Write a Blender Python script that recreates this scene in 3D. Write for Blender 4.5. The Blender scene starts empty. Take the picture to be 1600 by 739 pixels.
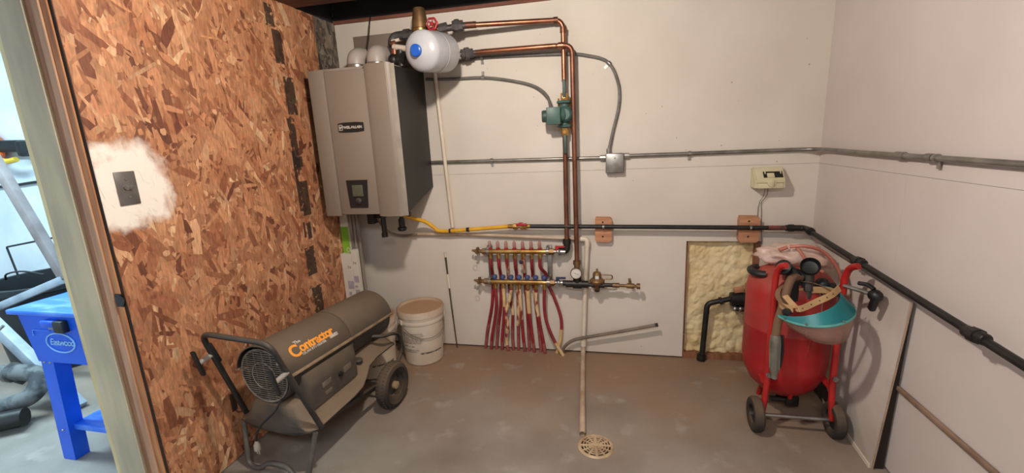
import bpy, bmesh, math, random
from mathutils import Vector, Matrix, noise as mnoise

S = bpy.context.scene
COL = S.collection
PI = math.pi

# ------------------------------------------------------------------ camera
yaw, pitch, roll = 0.2230, 0.2169, -0.0485
FPX = 687.8
cam_d = bpy.data.cameras.new('camera')
cam = bpy.data.objects.new('camera', cam_d)
COL.objects.link(cam)
fwd = Vector((-math.sin(yaw) * math.cos(pitch), math.cos(yaw) * math.cos(pitch), -math.sin(pitch)))
rgt = Vector((math.cos(yaw), math.sin(yaw), 0))
upv = rgt.cross(fwd)
r2 = rgt * math.cos(roll) + upv * math.sin(roll)
u2 = upv * math.cos(roll) - rgt * math.sin(roll)
cam.matrix_world = Matrix(((r2.x, u2.x, -fwd.x, 0), (r2.y, u2.y, -fwd.y, 0), (r2.z, u2.z, -fwd.z, 1.4273), (0, 0, 0, 1)))
cam_d.sensor_fit = 'HORIZONTAL'
cam_d.sensor_width = 36
cam_d.lens = 36 * FPX / 1600
cam_d.clip_start = 0.02
S.camera = cam

# ------------------------------------------------------------------ world, lights, exposure
w = bpy.data.worlds.new('sky'); S.world = w; w.use_nodes = True
w.node_tree.nodes['Background'].inputs[0].default_value = (0.62, 0.80, 1.0, 1)
w.node_tree.nodes['Background'].inputs[1].default_value = 1.6


def light(name, kind, loc, energy, color, rot=(0, 0, 0), size=0.1, size_y=None):
    d = bpy.data.lights.new(name, kind)
    d.energy = energy; d.color = color
    if kind == 'AREA':
        d.shape = 'RECTANGLE'; d.size = size; d.size_y = size_y or size
    else:
        d.shadow_soft_size = size
    o = bpy.data.objects.new(name, d); o.location = loc; o.rotation_euler = rot
    COL.objects.link(o)
    return o


light('ceiling_bulb', 'POINT', (-0.42, 1.20, 2.15), 67, (1.0, 0.92, 0.83), size=0.045)
light('rear_fill_light', 'AREA', (0.0, -0.55, 2.18), 32, (0.93, 0.96, 1.0), size=1.2, size_y=0.25)  # unseen soft fill added behind the camera to lift lower walls and floor
light('garage_daylight_fill', 'AREA', (-3.6, 1.3, 2.8), 120, (0.60, 0.85, 1.0), size=2.4, size_y=0.3)  # added area light standing in for the garage's cool daylight
S.view_settings.view_transform = 'Standard'
S.view_settings.look = 'None'
S.view_settings.gamma = 1
S.view_settings.exposure = 0.45
S.cycles.use_denoising = True
S.cycles.max_bounces = 8
S.cycles.diffuse_bounces = 5
S.cycles.caustics_reflective = False
S.cycles.caustics_refractive = False


# ------------------------------------------------------------------ helpers: materials
def lin(c):
    f = lambda v: v / 12.92 if v <= 0.04045 else ((v + 0.055) / 1.055) ** 2.4
    return tuple(f(v / 255) for v in c) + (1,)


def mat(name, rgb, rough=0.6, metal=0.0, rgb2=None, scale=8.0, bump=0.0, bscale=None, detail=6, lo=0.35, hi=0.65,
        dust=None, dust_amt=0.0, spec=None, trans=0.0, alpha=1.0, stretch=None):
    m = bpy.data.materials.new(name); m.use_nodes = True
    nt = m.node_tree; N = nt.nodes; L = nt.links
    b = N['Principled BSDF']
    b.inputs['Roughness'].default_value = rough
    b.inputs['Metallic'].default_value = metal
    if spec is not None: b.inputs['Specular IOR Level'].default_value = spec
    if trans: b.inputs['Transmission Weight'].default_value = trans
    if alpha < 1: b.inputs['Alpha'].default_value = alpha
    tc = N.new('ShaderNodeTexCoord')
    vec = tc.outputs['Object']
    if stretch:
        mp = N.new('ShaderNodeMapping'); mp.inputs['Scale'].default_value = stretch
        L.new(vec, mp.inputs['Vector']); vec = mp.outputs['Vector']
    if rgb2 is None:
        rgb2 = tuple(min(255, v * 0.86) for v in rgb)
    nz = N.new('ShaderNodeTexNoise'); nz.inputs['Scale'].default_value = scale; nz.inputs['Detail'].default_value = detail
    L.new(vec, nz.inputs['Vector'])
    mr = N.new('ShaderNodeMapRange'); mr.inputs[1].default_value = lo; mr.inputs[2].default_value = hi
    L.new(nz.outputs[0], mr.inputs[0])
    mx = N.new('ShaderNodeMix'); mx.data_type = 'RGBA'
    mx.inputs[6].default_value = lin(rgb); mx.inputs[7].default_value = lin(rgb2)
    L.new(mr.outputs[0], mx.inputs[0])
    out = mx.outputs[2]
    if dust:
        geo = N.new('ShaderNodeNewGeometry'); sep = N.new('ShaderNodeSeparateXYZ')
        L.new(geo.outputs['Normal'], sep.inputs[0])
        nd = N.new('ShaderNodeTexNoise'); nd.inputs['Scale'].default_value = 14; nd.inputs['Detail'].default_value = 5
        L.new(tc.outputs['Object'], nd.inputs['Vector'])
        ad = N.new('ShaderNodeMath'); ad.operation = 'MULTIPLY_ADD'
        L.new(nd.outputs[0], ad.inputs[0]); ad.inputs[1].default_value = 0.7; L.new(sep.outputs[2], ad.inputs[2])
        m2 = N.new('ShaderNodeMapRange'); m2.inputs[1].default_value = 0.15; m2.inputs[2].default_value = 1.15
        m2.inputs[4].default_value = dust_amt
        L.new(ad.outputs[0], m2.inputs[0])
        mx2 = N.new('ShaderNodeMix'); mx2.data_type = 'RGBA'
        L.new(m2.outputs[0], mx2.inputs[0]); L.new(out, mx2.inputs[6]); mx2.inputs[7].default_value = lin(dust)
        out = mx2.outputs[2]
        rr = N.new('ShaderNodeMapRange'); rr.inputs[3].default_value = rough; rr.inputs[4].default_value = 0.95
        L.new(m2.outputs[0], rr.inputs[0]); L.new(rr.outputs[0], b.inputs['Roughness'])
    L.new(out, b.inputs['Base Color'])
    if bump:
        bn = N.new('ShaderNodeTexNoise'); bn.inputs['Scale'].default_value = bscale or scale * 6; bn.inputs['Detail'].default_value = 4
        L.new(vec, bn.inputs['Vector'])
        bp = N.new('ShaderNodeBump'); bp.inputs['Strength'].default_value = bump; bp.inputs['Distance'].default_value = 0.01
        L.new(bn.outputs[0], bp.inputs['Height']); L.new(bp.outputs[0], b.inputs['Normal'])
    return m


M = {}
M['concrete'] = mat('concrete', (150, 142, 131), 0.6, rgb2=(116, 107, 97), scale=2.2, detail=11, bump=0.12, bscale=60, lo=0.34, hi=0.7)
def floor_mat():
    m = M['concrete']; N = m.node_tree.nodes; L = m.node_tree.links; b = N['Principled BSDF']
    src = b.inputs['Base Color'].links[0].from_socket
    tc = N.new('ShaderNodeTexCoord'); sp = N.new('ShaderNodeSeparateXYZ'); L.new(tc.outputs['Object'], sp.inputs[0])
    nz = N.new('ShaderNodeTexNoise'); nz.inputs['Scale'].default_value = 2.6; nz.inputs['Detail'].default_value = 8; L.new(tc.outputs['Object'], nz.inputs['Vector'])
    ad = N.new('ShaderNodeMath'); ad.operation = 'MULTIPLY_ADD'; L.new(nz.outputs[0], ad.inputs[0]); ad.inputs[1].default_value = 1.5; L.new(sp.outputs[1], ad.inputs[2])
    mr = N.new('ShaderNodeMapRange'); mr.inputs[1].default_value = 2.35; mr.inputs[2].default_value = 3.3; mr.inputs[4].default_value = 0.85; L.new(ad.outputs[0], mr.inputs[0])
    mx = N.new('ShaderNodeMix'); mx.data_type = 'RGBA'; mx.inputs[7].default_value = lin((142, 112, 86)); L.new(mr.outputs[0], mx.inputs[0]); L.new(src, mx.inputs[6])
    n2 = N.new('ShaderNodeTexNoise'); n2.inputs['Scale'].default_value = 7; n2.inputs['Detail'].default_value = 9; L.new(tc.outputs['Object'], n2.inputs['Vector'])
    m2 = N.new('ShaderNodeMapRange'); m2.inputs[1].default_value = 0.60; m2.inputs[2].default_value = 0.72; m2.inputs[4].default_value = 0.45; L.new(n2.outputs[0], m2.inputs[0])
    my = N.new('ShaderNodeMix'); my.data_type = 'RGBA'; my.inputs[7].default_value = lin((172, 164, 152)); L.new(m2.outputs[0], my.inputs[0]); L.new(mx.outputs[2], my.inputs[6])
    L.new(my.outputs[2], b.inputs['Base Color'])


floor_mat()
M['drywall_right'] = mat('drywall_pinkish_tone', (206, 194, 188), 0.75, rgb2=(196, 183, 176), scale=1.4, detail=9, bump=0.04, bscale=45)  # right wall sheets: slightly darker and pinker than the back wall
M['drywall'] = mat('drywall_paint', (214, 205, 193), 0.75, rgb2=(201, 191, 178), scale=1.4, detail=9, bump=0.04, bscale=45)
M['drywall_core'] = mat('drywall_core', (200, 190, 176), 0.9)
M['garage_wall'] = mat('garage_wall_paint', (232, 238, 240), 0.8, rgb2=(205, 216, 222), scale=2.0, detail=8)
M['stud'] = mat('stud_wood', (150, 100, 68), 0.8, rgb2=(112, 70, 45), scale=7, stretch=(6, 6, 0.7))
M['ledger'] = mat('ledger_wood', (126, 80, 62), 0.8, rgb2=(100, 58, 44), scale=7, stretch=(0.7, 6, 6))
M['beam'] = mat('beam_wood', (118, 78, 58), 0.8, rgb2=(80, 50, 40), scale=6, stretch=(0.6, 8, 8))
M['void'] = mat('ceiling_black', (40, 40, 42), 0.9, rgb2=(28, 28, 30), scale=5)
M['jamb_orange'] = mat('jamb_orange_wood', (190, 132, 84), 0.6, rgb2=(158, 100, 62), scale=6, stretch=(9, 9, 0.7))
M['jamb_pink'] = mat('jamb_pale_wood', (190, 150, 118), 0.65, rgb2=(165, 124, 96), scale=6, stretch=(9, 9, 0.7))
M['jamb_brown'] = mat('jamb_brown_wood', (160, 112, 80), 0.65, rgb2=(130, 88, 62), scale=6, stretch=(9, 9, 0.7))
M['jamb_grey'] = mat('jamb_bare_wood', (198, 186, 156), 0.75, rgb2=(170, 160, 138), scale=4, detail=9, stretch=(3, 3, 0.6))
M['jamb_edge'] = mat('jamb_edge_wood', (222, 206, 158), 0.7, rgb2=(200, 182, 136), scale=5, stretch=(3, 3, 0.6))
M['osb_edge_gap_shade'] = mat('board_edge_and_gap_shade', (44, 30, 22), 0.9)  # dark board end; also colours the painted shade behind the leaning panel
M['black'] = mat('black_plastic', (26, 26, 27), 0.45)
M['black_metal'] = mat('black_painted_steel', (34, 35, 36), 0.42, rgb2=(24, 24, 25), dust=(120, 105, 85), dust_amt=0.35)
M['black_iron'] = mat('black_iron_pipe', (44, 42, 40), 0.45, metal=0.3, rgb2=(30, 28, 26), scale=12)
M['rubber'] = mat('tyre_rubber', (46, 41, 37), 0.85, rgb2=(30, 28, 26), scale=10, dust=(120, 98, 76), dust_amt=0.5)
M['copper'] = mat('copper', (176, 118, 90), 0.36, metal=0.85, rgb2=(126, 80, 60), scale=9, detail=8)
M['copper_dark'] = mat('copper_tarnished', (140, 92, 70), 0.44, metal=0.7, rgb2=(96, 62, 48), scale=8, detail=8)
M['brass'] = mat('brass', (204, 168, 106), 0.32, metal=0.9, rgb2=(160, 118, 60), scale=14)
M['brass_dull'] = mat('brass_dull', (150, 118, 80), 0.45, metal=0.7, rgb2=(110, 84, 58), scale=14)
M['iron_grey'] = mat('grey_iron_fitting', (96, 92, 90), 0.5, metal=0.5, rgb2=(70, 66, 64), scale=18)
M['zinc'] = mat('zinc_steel', (168, 165, 160), 0.34, metal=0.85, rgb2=(136, 132, 126), scale=16)
M['zinc_pipe'] = mat('zinc_conduit', (150, 146, 140), 0.36, metal=0.7, rgb2=(120, 115, 108), scale=12)
M['flex'] = mat('flex_conduit_grey', (120, 116, 110), 0.5, metal=0.3, rgb2=(100, 96, 90), scale=30)
M['boiler'] = mat('boiler_taupe_enamel', (134, 121, 108), 0.42, rgb2=(128, 115, 102), scale=2)
M['boiler_dark'] = mat('boiler_charcoal_enamel', (40, 39, 37), 0.5, rgb2=(35, 34, 32), scale=3)
M['boiler_trim'] = mat('boiler_grey_enamel', (160, 150, 136), 0.4)
M['lcd'] = mat('screen_grey_green', (88, 92, 74), 0.25)
M['flue'] = mat('flue_grey_pvc', (176, 166, 158), 0.45, rgb2=(160, 149, 140), scale=5)
M['plate'] = mat('galvanised_plate', (150, 138, 126), 0.5, metal=0.3, rgb2=(134, 122, 110), scale=5)
M['tank_white'] = mat('tank_pale_grey', (178, 179, 181), 0.3, rgb2=(170, 170, 172), scale=4)
M['cap_blue'] = mat('cap_blue', (24, 92, 196), 0.35)
M['pvc'] = mat('pvc_white', (222, 210, 192), 0.4, rgb2=(204, 188, 166), scale=6)
M['pvc_dirty'] = mat('pvc_dirty', (196, 176, 152), 0.5, rgb2=(160, 132, 106), scale=7, detail=8)
M['yellow'] = mat('gas_hose_yellow', (226, 172, 40), 0.4, rgb2=(206, 150, 34), scale=12)
M['red_handle'] = mat('red_handle', (176, 40, 44), 0.45, rgb2=(140, 34, 36), scale=20)
M['blue_handle'] = mat('blue_handle', (70, 84, 130), 0.5, rgb2=(56, 66, 108), scale=20)
M['blue_dark'] = mat('navy_handle', (48, 58, 92), 0.5)
M['pex'] = mat('red_tubing', (150, 34, 44), 0.45, rgb2=(120, 26, 34), scale=10, dust=(170, 130, 110), dust_amt=0.2)
M['pex_foot'] = mat('red_tubing_dusty', (156, 88, 80), 0.8, rgb2=(128, 52, 50), scale=20)
M['wrap'] = mat('foam_splattered_tubing', (214, 184, 140), 0.8, rgb2=(132, 40, 44), scale=26, detail=6, lo=0.46, hi=0.58, stretch=(2.2, 2.2, 0.55))
M['tan_wrap'] = mat('tan_sleeve', (222, 192, 142), 0.8, rgb2=(196, 160, 112), scale=16)
M['clear'] = mat('clear_plastic', (220, 205, 195), 0.25, rgb2=(196, 170, 158), scale=12)
M['pump'] = mat('pump_green', (66, 98, 90), 0.45, rgb2=(54, 82, 76), scale=10)
M['pump_dark'] = mat('green_lever', (58, 78, 68), 0.5)
M['block'] = mat('block_wood', (190, 138, 102), 0.75, rgb2=(164, 110, 78), scale=9, stretch=(0.8, 5, 5))
M['dial'] = mat('dial_white', (222, 218, 210), 0.3)
M['ink'] = mat('ink_black', (20, 19, 19), 0.7)
M['beige_box'] = mat('beige_box', (212, 202, 170), 0.5, rgb2=(196, 184, 148), scale=8)
M['foam'] = mat('spray_foam_cream', (234, 218, 174), 0.85, rgb2=(212, 186, 134), scale=5, detail=6, bump=0.5, bscale=34)
M['grey_stub'] = mat('grey_stub_tube', (128, 116, 102), 0.5, rgb2=(104, 92, 80), scale=10)
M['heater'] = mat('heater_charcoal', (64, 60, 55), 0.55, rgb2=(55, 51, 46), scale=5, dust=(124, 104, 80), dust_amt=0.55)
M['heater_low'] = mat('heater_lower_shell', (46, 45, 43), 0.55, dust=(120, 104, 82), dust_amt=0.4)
M['tank_plastic'] = mat('fuel_tank_charcoal', (52, 51, 50), 0.45, rgb2=(44, 43, 42), scale=6, dust=(140, 117, 90), dust_amt=0.62)
M['dusty_lip'] = mat('dusty_lip', (150, 126, 98), 0.8, rgb2=(118, 98, 76), scale=14)
M['leg_grey'] = mat('leg_grey_steel', (92, 88, 82), 0.5, rgb2=(76, 72, 66), scale=12)
M['dust_decal'] = mat('dusty_decal', (112, 100, 84), 0.8, rgb2=(90, 80, 68), scale=30)
M['grille'] = mat('grille_wire', (132, 124, 112), 0.55, metal=0.2, rgb2=(104, 96, 86), scale=20)
M['tube_grey'] = mat('grey_tube', (150, 142, 130), 0.5)
M['orange_ink'] = mat('orange_print', (238, 158, 56), 0.5, rgb2=(226, 140, 46), scale=20)
M['white_ink'] = mat('white_print', (206, 198, 186), 0.6)
M['grey_ink'] = mat('faded_print', (122, 112, 104), 0.8, rgb2=(156, 146, 136), scale=60)
M['bucket'] = mat('bucket_white', (214, 203, 186), 0.5, rgb2=(196, 180, 158), scale=5, detail=8, dust=(170, 140, 106), dust_amt=0.3)
M['lid'] = mat('bucket_lid', (214, 202, 184), 0.55, rgb2=(198, 182, 160), scale=6, dust=(164, 128, 94), dust_amt=0.95)
M['wire'] = mat('wire_steel', (150, 140, 126), 0.4, metal=0.6)
M['red_tank'] = mat('red_tank_paint', (172, 30, 34), 0.4, rgb2=(150, 24, 28), scale=4, detail=8, dust=(150, 100, 80), dust_amt=0.4)
M['red_frame'] = mat('red_frame_paint', (182, 36, 34), 0.4, rgb2=(150, 28, 26), scale=8, detail=8)
M['hose_tan'] = mat('hose_brown', (126, 96, 70), 0.7, rgb2=(100, 74, 54), scale=8)
M['gun_grey'] = mat('cast_aluminium', (142, 138, 126), 0.45, metal=0.5, rgb2=(108, 104, 96), scale=12)
M['teal'] = mat('visor_teal', (18, 122, 124), 0.35, rgb2=(14, 104, 108), scale=5)
M['band'] = mat('headband_tan', (192, 154, 110), 0.6, rgb2=(172, 134, 92), scale=9)
M['smoke'] = mat('smoky_shield', (176, 140, 124), 0.25, rgb2=(150, 118, 104), scale=5, alpha=0.62)
M['bag'] = mat('clear_bag', (226, 200, 186), 0.35, rgb2=(206, 168, 150), scale=9, alpha=0.7)
M['pink_tube'] = mat('pinkish_tube', (182, 112, 92), 0.4, rgb2=(160, 92, 76), scale=9)
M['board_white'] = mat('leaning_board_face', (206, 196, 186), 0.7, rgb2=(178, 162, 150), scale=2.6, detail=9)
M['board_edge'] = mat('leaning_board_edge', (176, 150, 128), 0.85)
M['rail'] = mat('rail_wood', (150, 124, 104), 0.7, rgb2=(122, 98, 80), scale=9)
M['carton_white'] = mat('carton_white', (214, 208, 194), 0.7, rgb2=(200, 192, 176), scale=6)
M['carton_green'] = mat('carton_green', (136, 190, 52), 0.6)
M['carton_print'] = mat('carton_print_lilac', (150, 142, 156), 0.7, rgb2=(176, 166, 172), scale=20, stretch=(1, 1, 1))
M['clear_strip'] = mat('grey_strip', (150, 140, 128), 0.6, rgb2=(110, 100, 90), scale=10, stretch=(8, 8, 0.6))
M['osb_grey'] = mat('weathered_strand_board', (104, 96, 88), 0.85, rgb2=(66, 60, 54), scale=22, stretch=(3, 3, 0.6))
M['grate'] = mat('drain_grate', (196, 172, 138), 0.5, rgb2=(160, 132, 102), scale=16)
M['hole'] = mat('drain_hole', (30, 26, 22), 0.95)
M['gasket'] = mat('outlet_grey_steel', (128, 124, 120), 0.4, metal=0.6, rgb2=(112, 108, 104), scale=20)
M['rod'] = mat('thin_rod', (88, 76, 62), 0.6, rgb2=(46, 40, 34), scale=12)
M['washer_blue'] = mat('washer_blue_paint', (26, 96, 226), 0.35, rgb2=(20, 84, 208), scale=5)
M['washer_lid'] = mat('washer_lid_blue', (40, 110, 232), 0.4, rgb2=(126, 170, 236), scale=6, stretch=(1, 3, 1), lo=0.45, hi=0.75)
M['light_print'] = mat('pale_blue_print', (150, 205, 255), 0.5)
M['pale_steel'] = mat('pale_steel_tube', (168, 178, 186), 0.5, rgb2=(140, 150, 158), scale=8)
M['brown_steel'] = mat('rusty_steel_angle', (140, 130, 126), 0.6, rgb2=(116, 104, 100), scale=8)
M['bin_black'] = mat('bin_black', (30, 34, 36), 0.5)
M['exhaust'] = mat('dusty_cast_iron', (104, 106, 104), 0.8, rgb2=(52, 55, 57), scale=14, lo=0.42, hi=0.58)
M['orange'] = mat('orange_plastic', (236, 100, 30), 0.4)
M['tool_yellow'] = mat('yellow_rubber', (226, 190, 60), 0.5)
M['dark_green'] = mat('dark_green_drum', (26, 40, 40), 0.5)


# ------------------------------------------------------------------ helpers: geometry
def B():
    return bmesh.new()


def box(bm, lo, hi, bev=0.0, seg=2):
    x0, y0, z0 = lo; x1, y1, z1 = hi
    v = [bm.verts.new(p) for p in ((x0, y0, z0), (x1, y0, z0), (x1, y1, z0), (x0, y1, z0), (x0, y0, z1), (x1, y0, z1), (x1, y1, z1), (x0, y1, z1))]
    fs = [bm.faces.new([v[i] for i in q]) for q in ((3, 2, 1, 0), (4, 5, 6, 7), (0, 1, 5, 4), (1, 2, 6, 5), (2, 3, 7, 6), (3, 0, 4, 7))]
    if bev:
        es = list({e for f in fs for e in f.edges})
        bmesh.ops.bevel(bm, geom=es, offset=bev, segments=seg, affect='EDGES', profile=0.5)
    return v


def boxm(bm, size, mtx, bev=0.0):
    t = bmesh.new(); sx, sy, sz = size
    box(t, (-sx / 2, -sy / 2, -sz / 2), (sx / 2, sy / 2, sz / 2), bev)
    t.transform(mtx); me = bpy.data.meshes.new('t'); t.to_mesh(me); t.free(); bm.from_mesh(me); bpy.data.meshes.remove(me)


def beam(bm, a, b, wx, wy, up=(0, 0, 1), bev=0.0):
    a = Vector(a); b = Vector(b); d = (b - a); ln = d.length; z = d.normalized()
    u = Vector(up)
    if abs(u.dot(z)) > 0.98: u = Vector((1, 0, 0))
    x = u.cross(z).normalized(); y = z.cross(x)
    m = Matrix(((x.x, y.x, z.x, (a.x + b.x) / 2), (x.y, y.y, z.y, (a.y + b.y) / 2), (x.z, y.z, z.z, (a.z + b.z) / 2), (0, 0, 0, 1)))
    boxm(bm, (wx, wy, ln), m, bev)


def frame(d):
    d = Vector(d).normalized()
    u = Vector((0, 0, 1)) if abs(d.z) < 0.9 else Vector((1, 0, 0))
    x = u.cross(d).normalized()
    return x, d.cross(x)


def tube(bm, pts, r, seg=12, cap=True, closed=False):
    P = [Vector(p) for p in pts]; n = len(P)
    T = []
    for i in range(n):
        if closed: t = P[(i + 1) % n] - P[i - 1]
        else: t = P[min(i + 1, n - 1)] - P[max(i - 1, 0)]
        T.append(t.normalized())
    x, y = frame(T[0]); rings = []
    for i in range(n):
        if i:
            x = (x - T[i] * x.dot(T[i])).normalized(); y = T[i].cross(x)
        rr = r[i] if isinstance(r, (list, tuple)) else r
        rings.append([bm.verts.new(P[i] + x * (rr * math.cos(2 * PI * k / seg)) + y * (rr * math.sin(2 * PI * k / seg))) for k in range(seg)])
    for i in range(n if closed else n - 1):
        A, C = rings[i], rings[(i + 1) % n]
        for k in range(seg):
            bm.faces.new((A[k], A[(k + 1) % seg], C[(k + 1) % seg], C[k]))
    if cap and not closed:
        bm.faces.new(rings[0][::-1]); bm.faces.new(rings[-1])


def lathe(bm, prof, o=(0, 0, 0), ax=(0, 0, 1), seg=28, a0=0.0, a1=2 * PI, cap=True):
    """prof: list of (radius, height along ax)"""
    o = Vector(o); d = Vector(ax).normalized(); x, y = frame(d)
    full = abs(a1 - a0 - 2 * PI) < 1e-6
    n = seg if full else seg + 1
    rings = []
    for r, h in prof:
        if r <= 1e-6: rings.append([bm.verts.new(o + d * h)])
        else: rings.append([bm.verts.new(o + d * h + x * (r * math.cos(a0 + (a1 - a0) * k / seg)) + y * (r * math.sin(a0 + (a1 - a0) * k / seg))) for k in range(n)])
    for A, C in zip(rings, rings[1:]):
        for k in range(seg):
            k2 = (k + 1) % n
            if len(A) == 1 and len(C) == 1: continue
            if len(A) == 1: bm.faces.new((A[0], C[k2], C[k]))
            elif len(C) == 1: bm.faces.new((A[k], A[k2], C[0]))
            else: bm.faces.new((A[k], A[k2], C[k2], C[k]))
    if cap and full:
        if len(rings[0]) > 1: bm.faces.new(rings[0][::-1])
        if len(rings[-1]) > 1: bm.faces.new(rings[-1])


def cyl(bm, a, b, r, seg=16, r2=None):
    a = Vector(a); b = Vector(b)
    lathe(bm, [(r, 0), (r if r2 is None else r2, (b - a).length)], a, b - a, seg)


def sphere(bm, c, r, seg=14, sc=(1, 1, 1)):
    t = bmesh.new(); bmesh.ops.create_uvsphere(t, u_segments=seg, v_segments=max(6, seg // 2), radius=r)
    t.transform(Matrix.Translation(c) @ Matrix.Diagonal((*sc, 1)))
    me = bpy.data.meshes.new('t'); t.to_mesh(me); t.free(); bm.from_mesh(me); bpy.data.meshes.remove(me)


def prism(bm, poly, o, x, y, depth):
    """poly of 2D points in the plane o,x,y pushed along x cross y by depth"""
    o = Vector(o); x = Vector(x); y = Vector(y); n = x.cross(y).normalized() * depth
    a = [bm.verts.new(o + x * p[0] + y * p[1]) for p in poly]
    b = [bm.verts.new(v.co + n) for v in a]
    bm.faces.new(a[::-1]); bm.faces.new(b)
    for i in range(len(a)):
        j = (i + 1) % len(a); bm.faces.new((a[i], a[j], b[j], b[i]))


def fillet(pts, r, n=6):
    P = [Vector(p) for p in pts]; out = [P[0]]
    for i in range(1, len(P) - 1):
        a = (P[i - 1] - P[i]); b = (P[i + 1] - P[i]); ri = min(r, a.length * 0.49, b.length * 0.49)
        s = P[i] + a.normalized() * ri; e = P[i] + b.normalized() * ri
        for k in range(n + 1):
            t = k / n; out.append(s * (1 - t) ** 2 + P[i] * (2 * t * (1 - t)) + e * t * t)
    out.append(P[-1]); return out


def spline(pts, n=8):
    P = [Vector(p) for p in pts]; P = [2 * P[0] - P[1]] + P + [2 * P[-1] - P[-2]]; out = []
    for i in range(1, len(P) - 2):
        a, b, c, d = P[i - 1:i + 3]
        for k in range(n):
            t = k / n
            out.append(0.5 * ((2 * b) + (c - a) * t + (2 * a - 5 * b + 4 * c - d) * t * t + (3 * b - a - 3 * c + d) * t ** 3))
    out.append(P[-2]); return out


def cyl_xy(c, r, n=40):
    return [(c[0] + r * math.cos(2 * PI * k / n), c[1] + r * math.sin(2 * PI * k / n)) for k in range(n)]


def rrect(x0, y0, x1, y1, r, n=4):
    out = []
    for cx, cy, a in ((x1 - r, y1 - r, 0), (x0 + r, y1 - r, PI / 2), (x0 + r, y0 + r, PI), (x1 - r, y0 + r, 1.5 * PI)):
        out += [(cx + r * math.cos(a + PI / 2 * k / n), cy + r * math.sin(a + PI / 2 * k / n)) for k in range(n + 1)]
    return out


WM = {}


def mesh_of(name, bm, m, inv=None, sharp=0.6):
    bmesh.ops.recalc_face_normals(bm, faces=bm.faces)
    if inv: bm.transform(inv)
    me = bpy.data.meshes.new(name); bm.to_mesh(me); bm.free()
    me.materials.append(M[m] if isinstance(m, str) else m)
    me.shade_smooth()
    if sharp: me.set_sharp_from_angle(angle=sharp)
    return me


def obj(name, bm, m, parent=None, label=None, sharp=0.6, kind=None):
    """one mesh, built in room coordinates, hung under its thing"""
    wm = WM.get(parent.name, Matrix.Identity(4)) if parent else Matrix.Identity(4)
    me = mesh_of(name, bm, m, wm.inverted() if parent else None, sharp)
    o = bpy.data.objects.new(name, me); COL.objects.link(o)
    if parent: o.parent = parent
    WM[o.name] = wm.copy()
    if label: o['label'] = label
    if kind: o['kind'] = kind
    return o


def thing(name, label, cat, loc=(0, 0, 0), rotz=0.0, group=None):
    o = bpy.data.objects.new(name, None); COL.objects.link(o)
    o.location = loc; o.rotation_euler = (0, 0, rotz); o.empty_display_size = 0.05
    WM[o.name] = Matrix.Translation(loc) @ Matrix.Rotation(rotz, 4, 'Z')
    o['label'] = label; o['category'] = cat
    if group: o['group'] = group
    return o


def tag(o, label, cat, group=None):
    o['label'] = label; o['category'] = cat
    if group: o['group'] = group
    return o


def struct(name, bm, m, sharp=0.6):
    o = obj(name, bm, m, None, sharp=sharp); o['kind'] = 'structure'
    return o


def text_bm(s, size, warp, ext=0.0006, offset=0.0, shear=0.0, space=1.0, align='LEFT', res=3):
    """lettering as a thin relief; warp(x, y, h) puts it on its surface"""
    cu = bpy.data.curves.new('t', 'FONT'); cu.body = s; cu.size = size; cu.offset = offset; cu.shear = shear
    cu.space_character = space; cu.align_x = align; cu.extrude = ext; cu.resolution_u = res
    o = bpy.data.objects.new('t', cu); COL.objects.link(o)
    bpy.context.view_layer.update()
    me = bpy.data.meshes.new_from_object(o.evaluated_get(bpy.context.evaluated_depsgraph_get()))
    bm = bmesh.new(); bm.from_mesh(me)
    bpy.data.objects.remove(o); bpy.data.curves.remove(cu); bpy.data.meshes.remove(me)
    for v in bm.verts: v.co = warp(v.co.x, v.co.y, v.co.z)
    return bm


def plane_warp(o, x, y):
    o = Vector(o); x = Vector(x).normalized(); y = Vector(y).normalized(); n = x.cross(y)
    return lambda a, b, c: o + x * a + y * b + n * c


def copy_tree(o, parent=None):
    c = o.copy(); COL.objects.link(c)
    if parent: c.parent = parent
    for ch in list(o.children): copy_tree(ch, c)
    return c


rnd = random.Random(5)
XL, XR, D = -1.733, 1.132, 2.761
SEAM = 1.22
TOP = 2.2

# ------------------------------------------------------------------ the setting
bm = B(); box(bm, (-7.2, -3.2, -0.12), (1.3, 3.0, 0.0)); struct('floor', bm, 'concrete')

bm = B(); box(bm, (XL - 0.1, D + 0.10, 0), (XR + 0.15, D + 0.20, 2.5)); wall_back = struct('wall_back', bm, 'stud')
G = 0.0006
HX0, HX1, HZ = 0.457, 0.872, 0.775


def sheet(parent, lo, hi, m='drywall'):
    bm = B(); box(bm, lo, hi); return obj('drywall_sheet', bm, m, parent)


for x0, x1, z0, z1 in ((XL, HX0, 0.012, SEAM - G), (HX0, HX1, HZ, SEAM - G), (HX1, XR + 0.012, 0.012, SEAM - G),
                       (XL, XR + 0.012, SEAM + G, TOP)):
    sheet(wall_back, (x0, D, z0), (x1, D + 0.0125, z1))
bm = B(); box(bm, (HX0 - 0.03, D + 0.0125, 0.0), (HX0 + 0.012, D + 0.10, 1.0)); obj('stud', bm, 'stud', wall_back)
bm = B(); box(bm, (HX1 - 0.03, D + 0.0125, 0.0), (HX1 + 0.03, D + 0.10, 1.0)); obj('stud', bm, 'stud', wall_back)
bm = B(); box(bm, (HX0 + 0.012, D + 0.006, 0.0), (HX1 - 0.03, D + 0.10, 0.036)); obj('bottom_plate', bm, 'stud', wall_back)
bm = B(); box(bm, (XL, D - 0.012, TOP - 0.002), (XR, D + 0.02, TOP + 0.018)); obj('ledger_strip', bm, 'ledger', wall_back)
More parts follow.
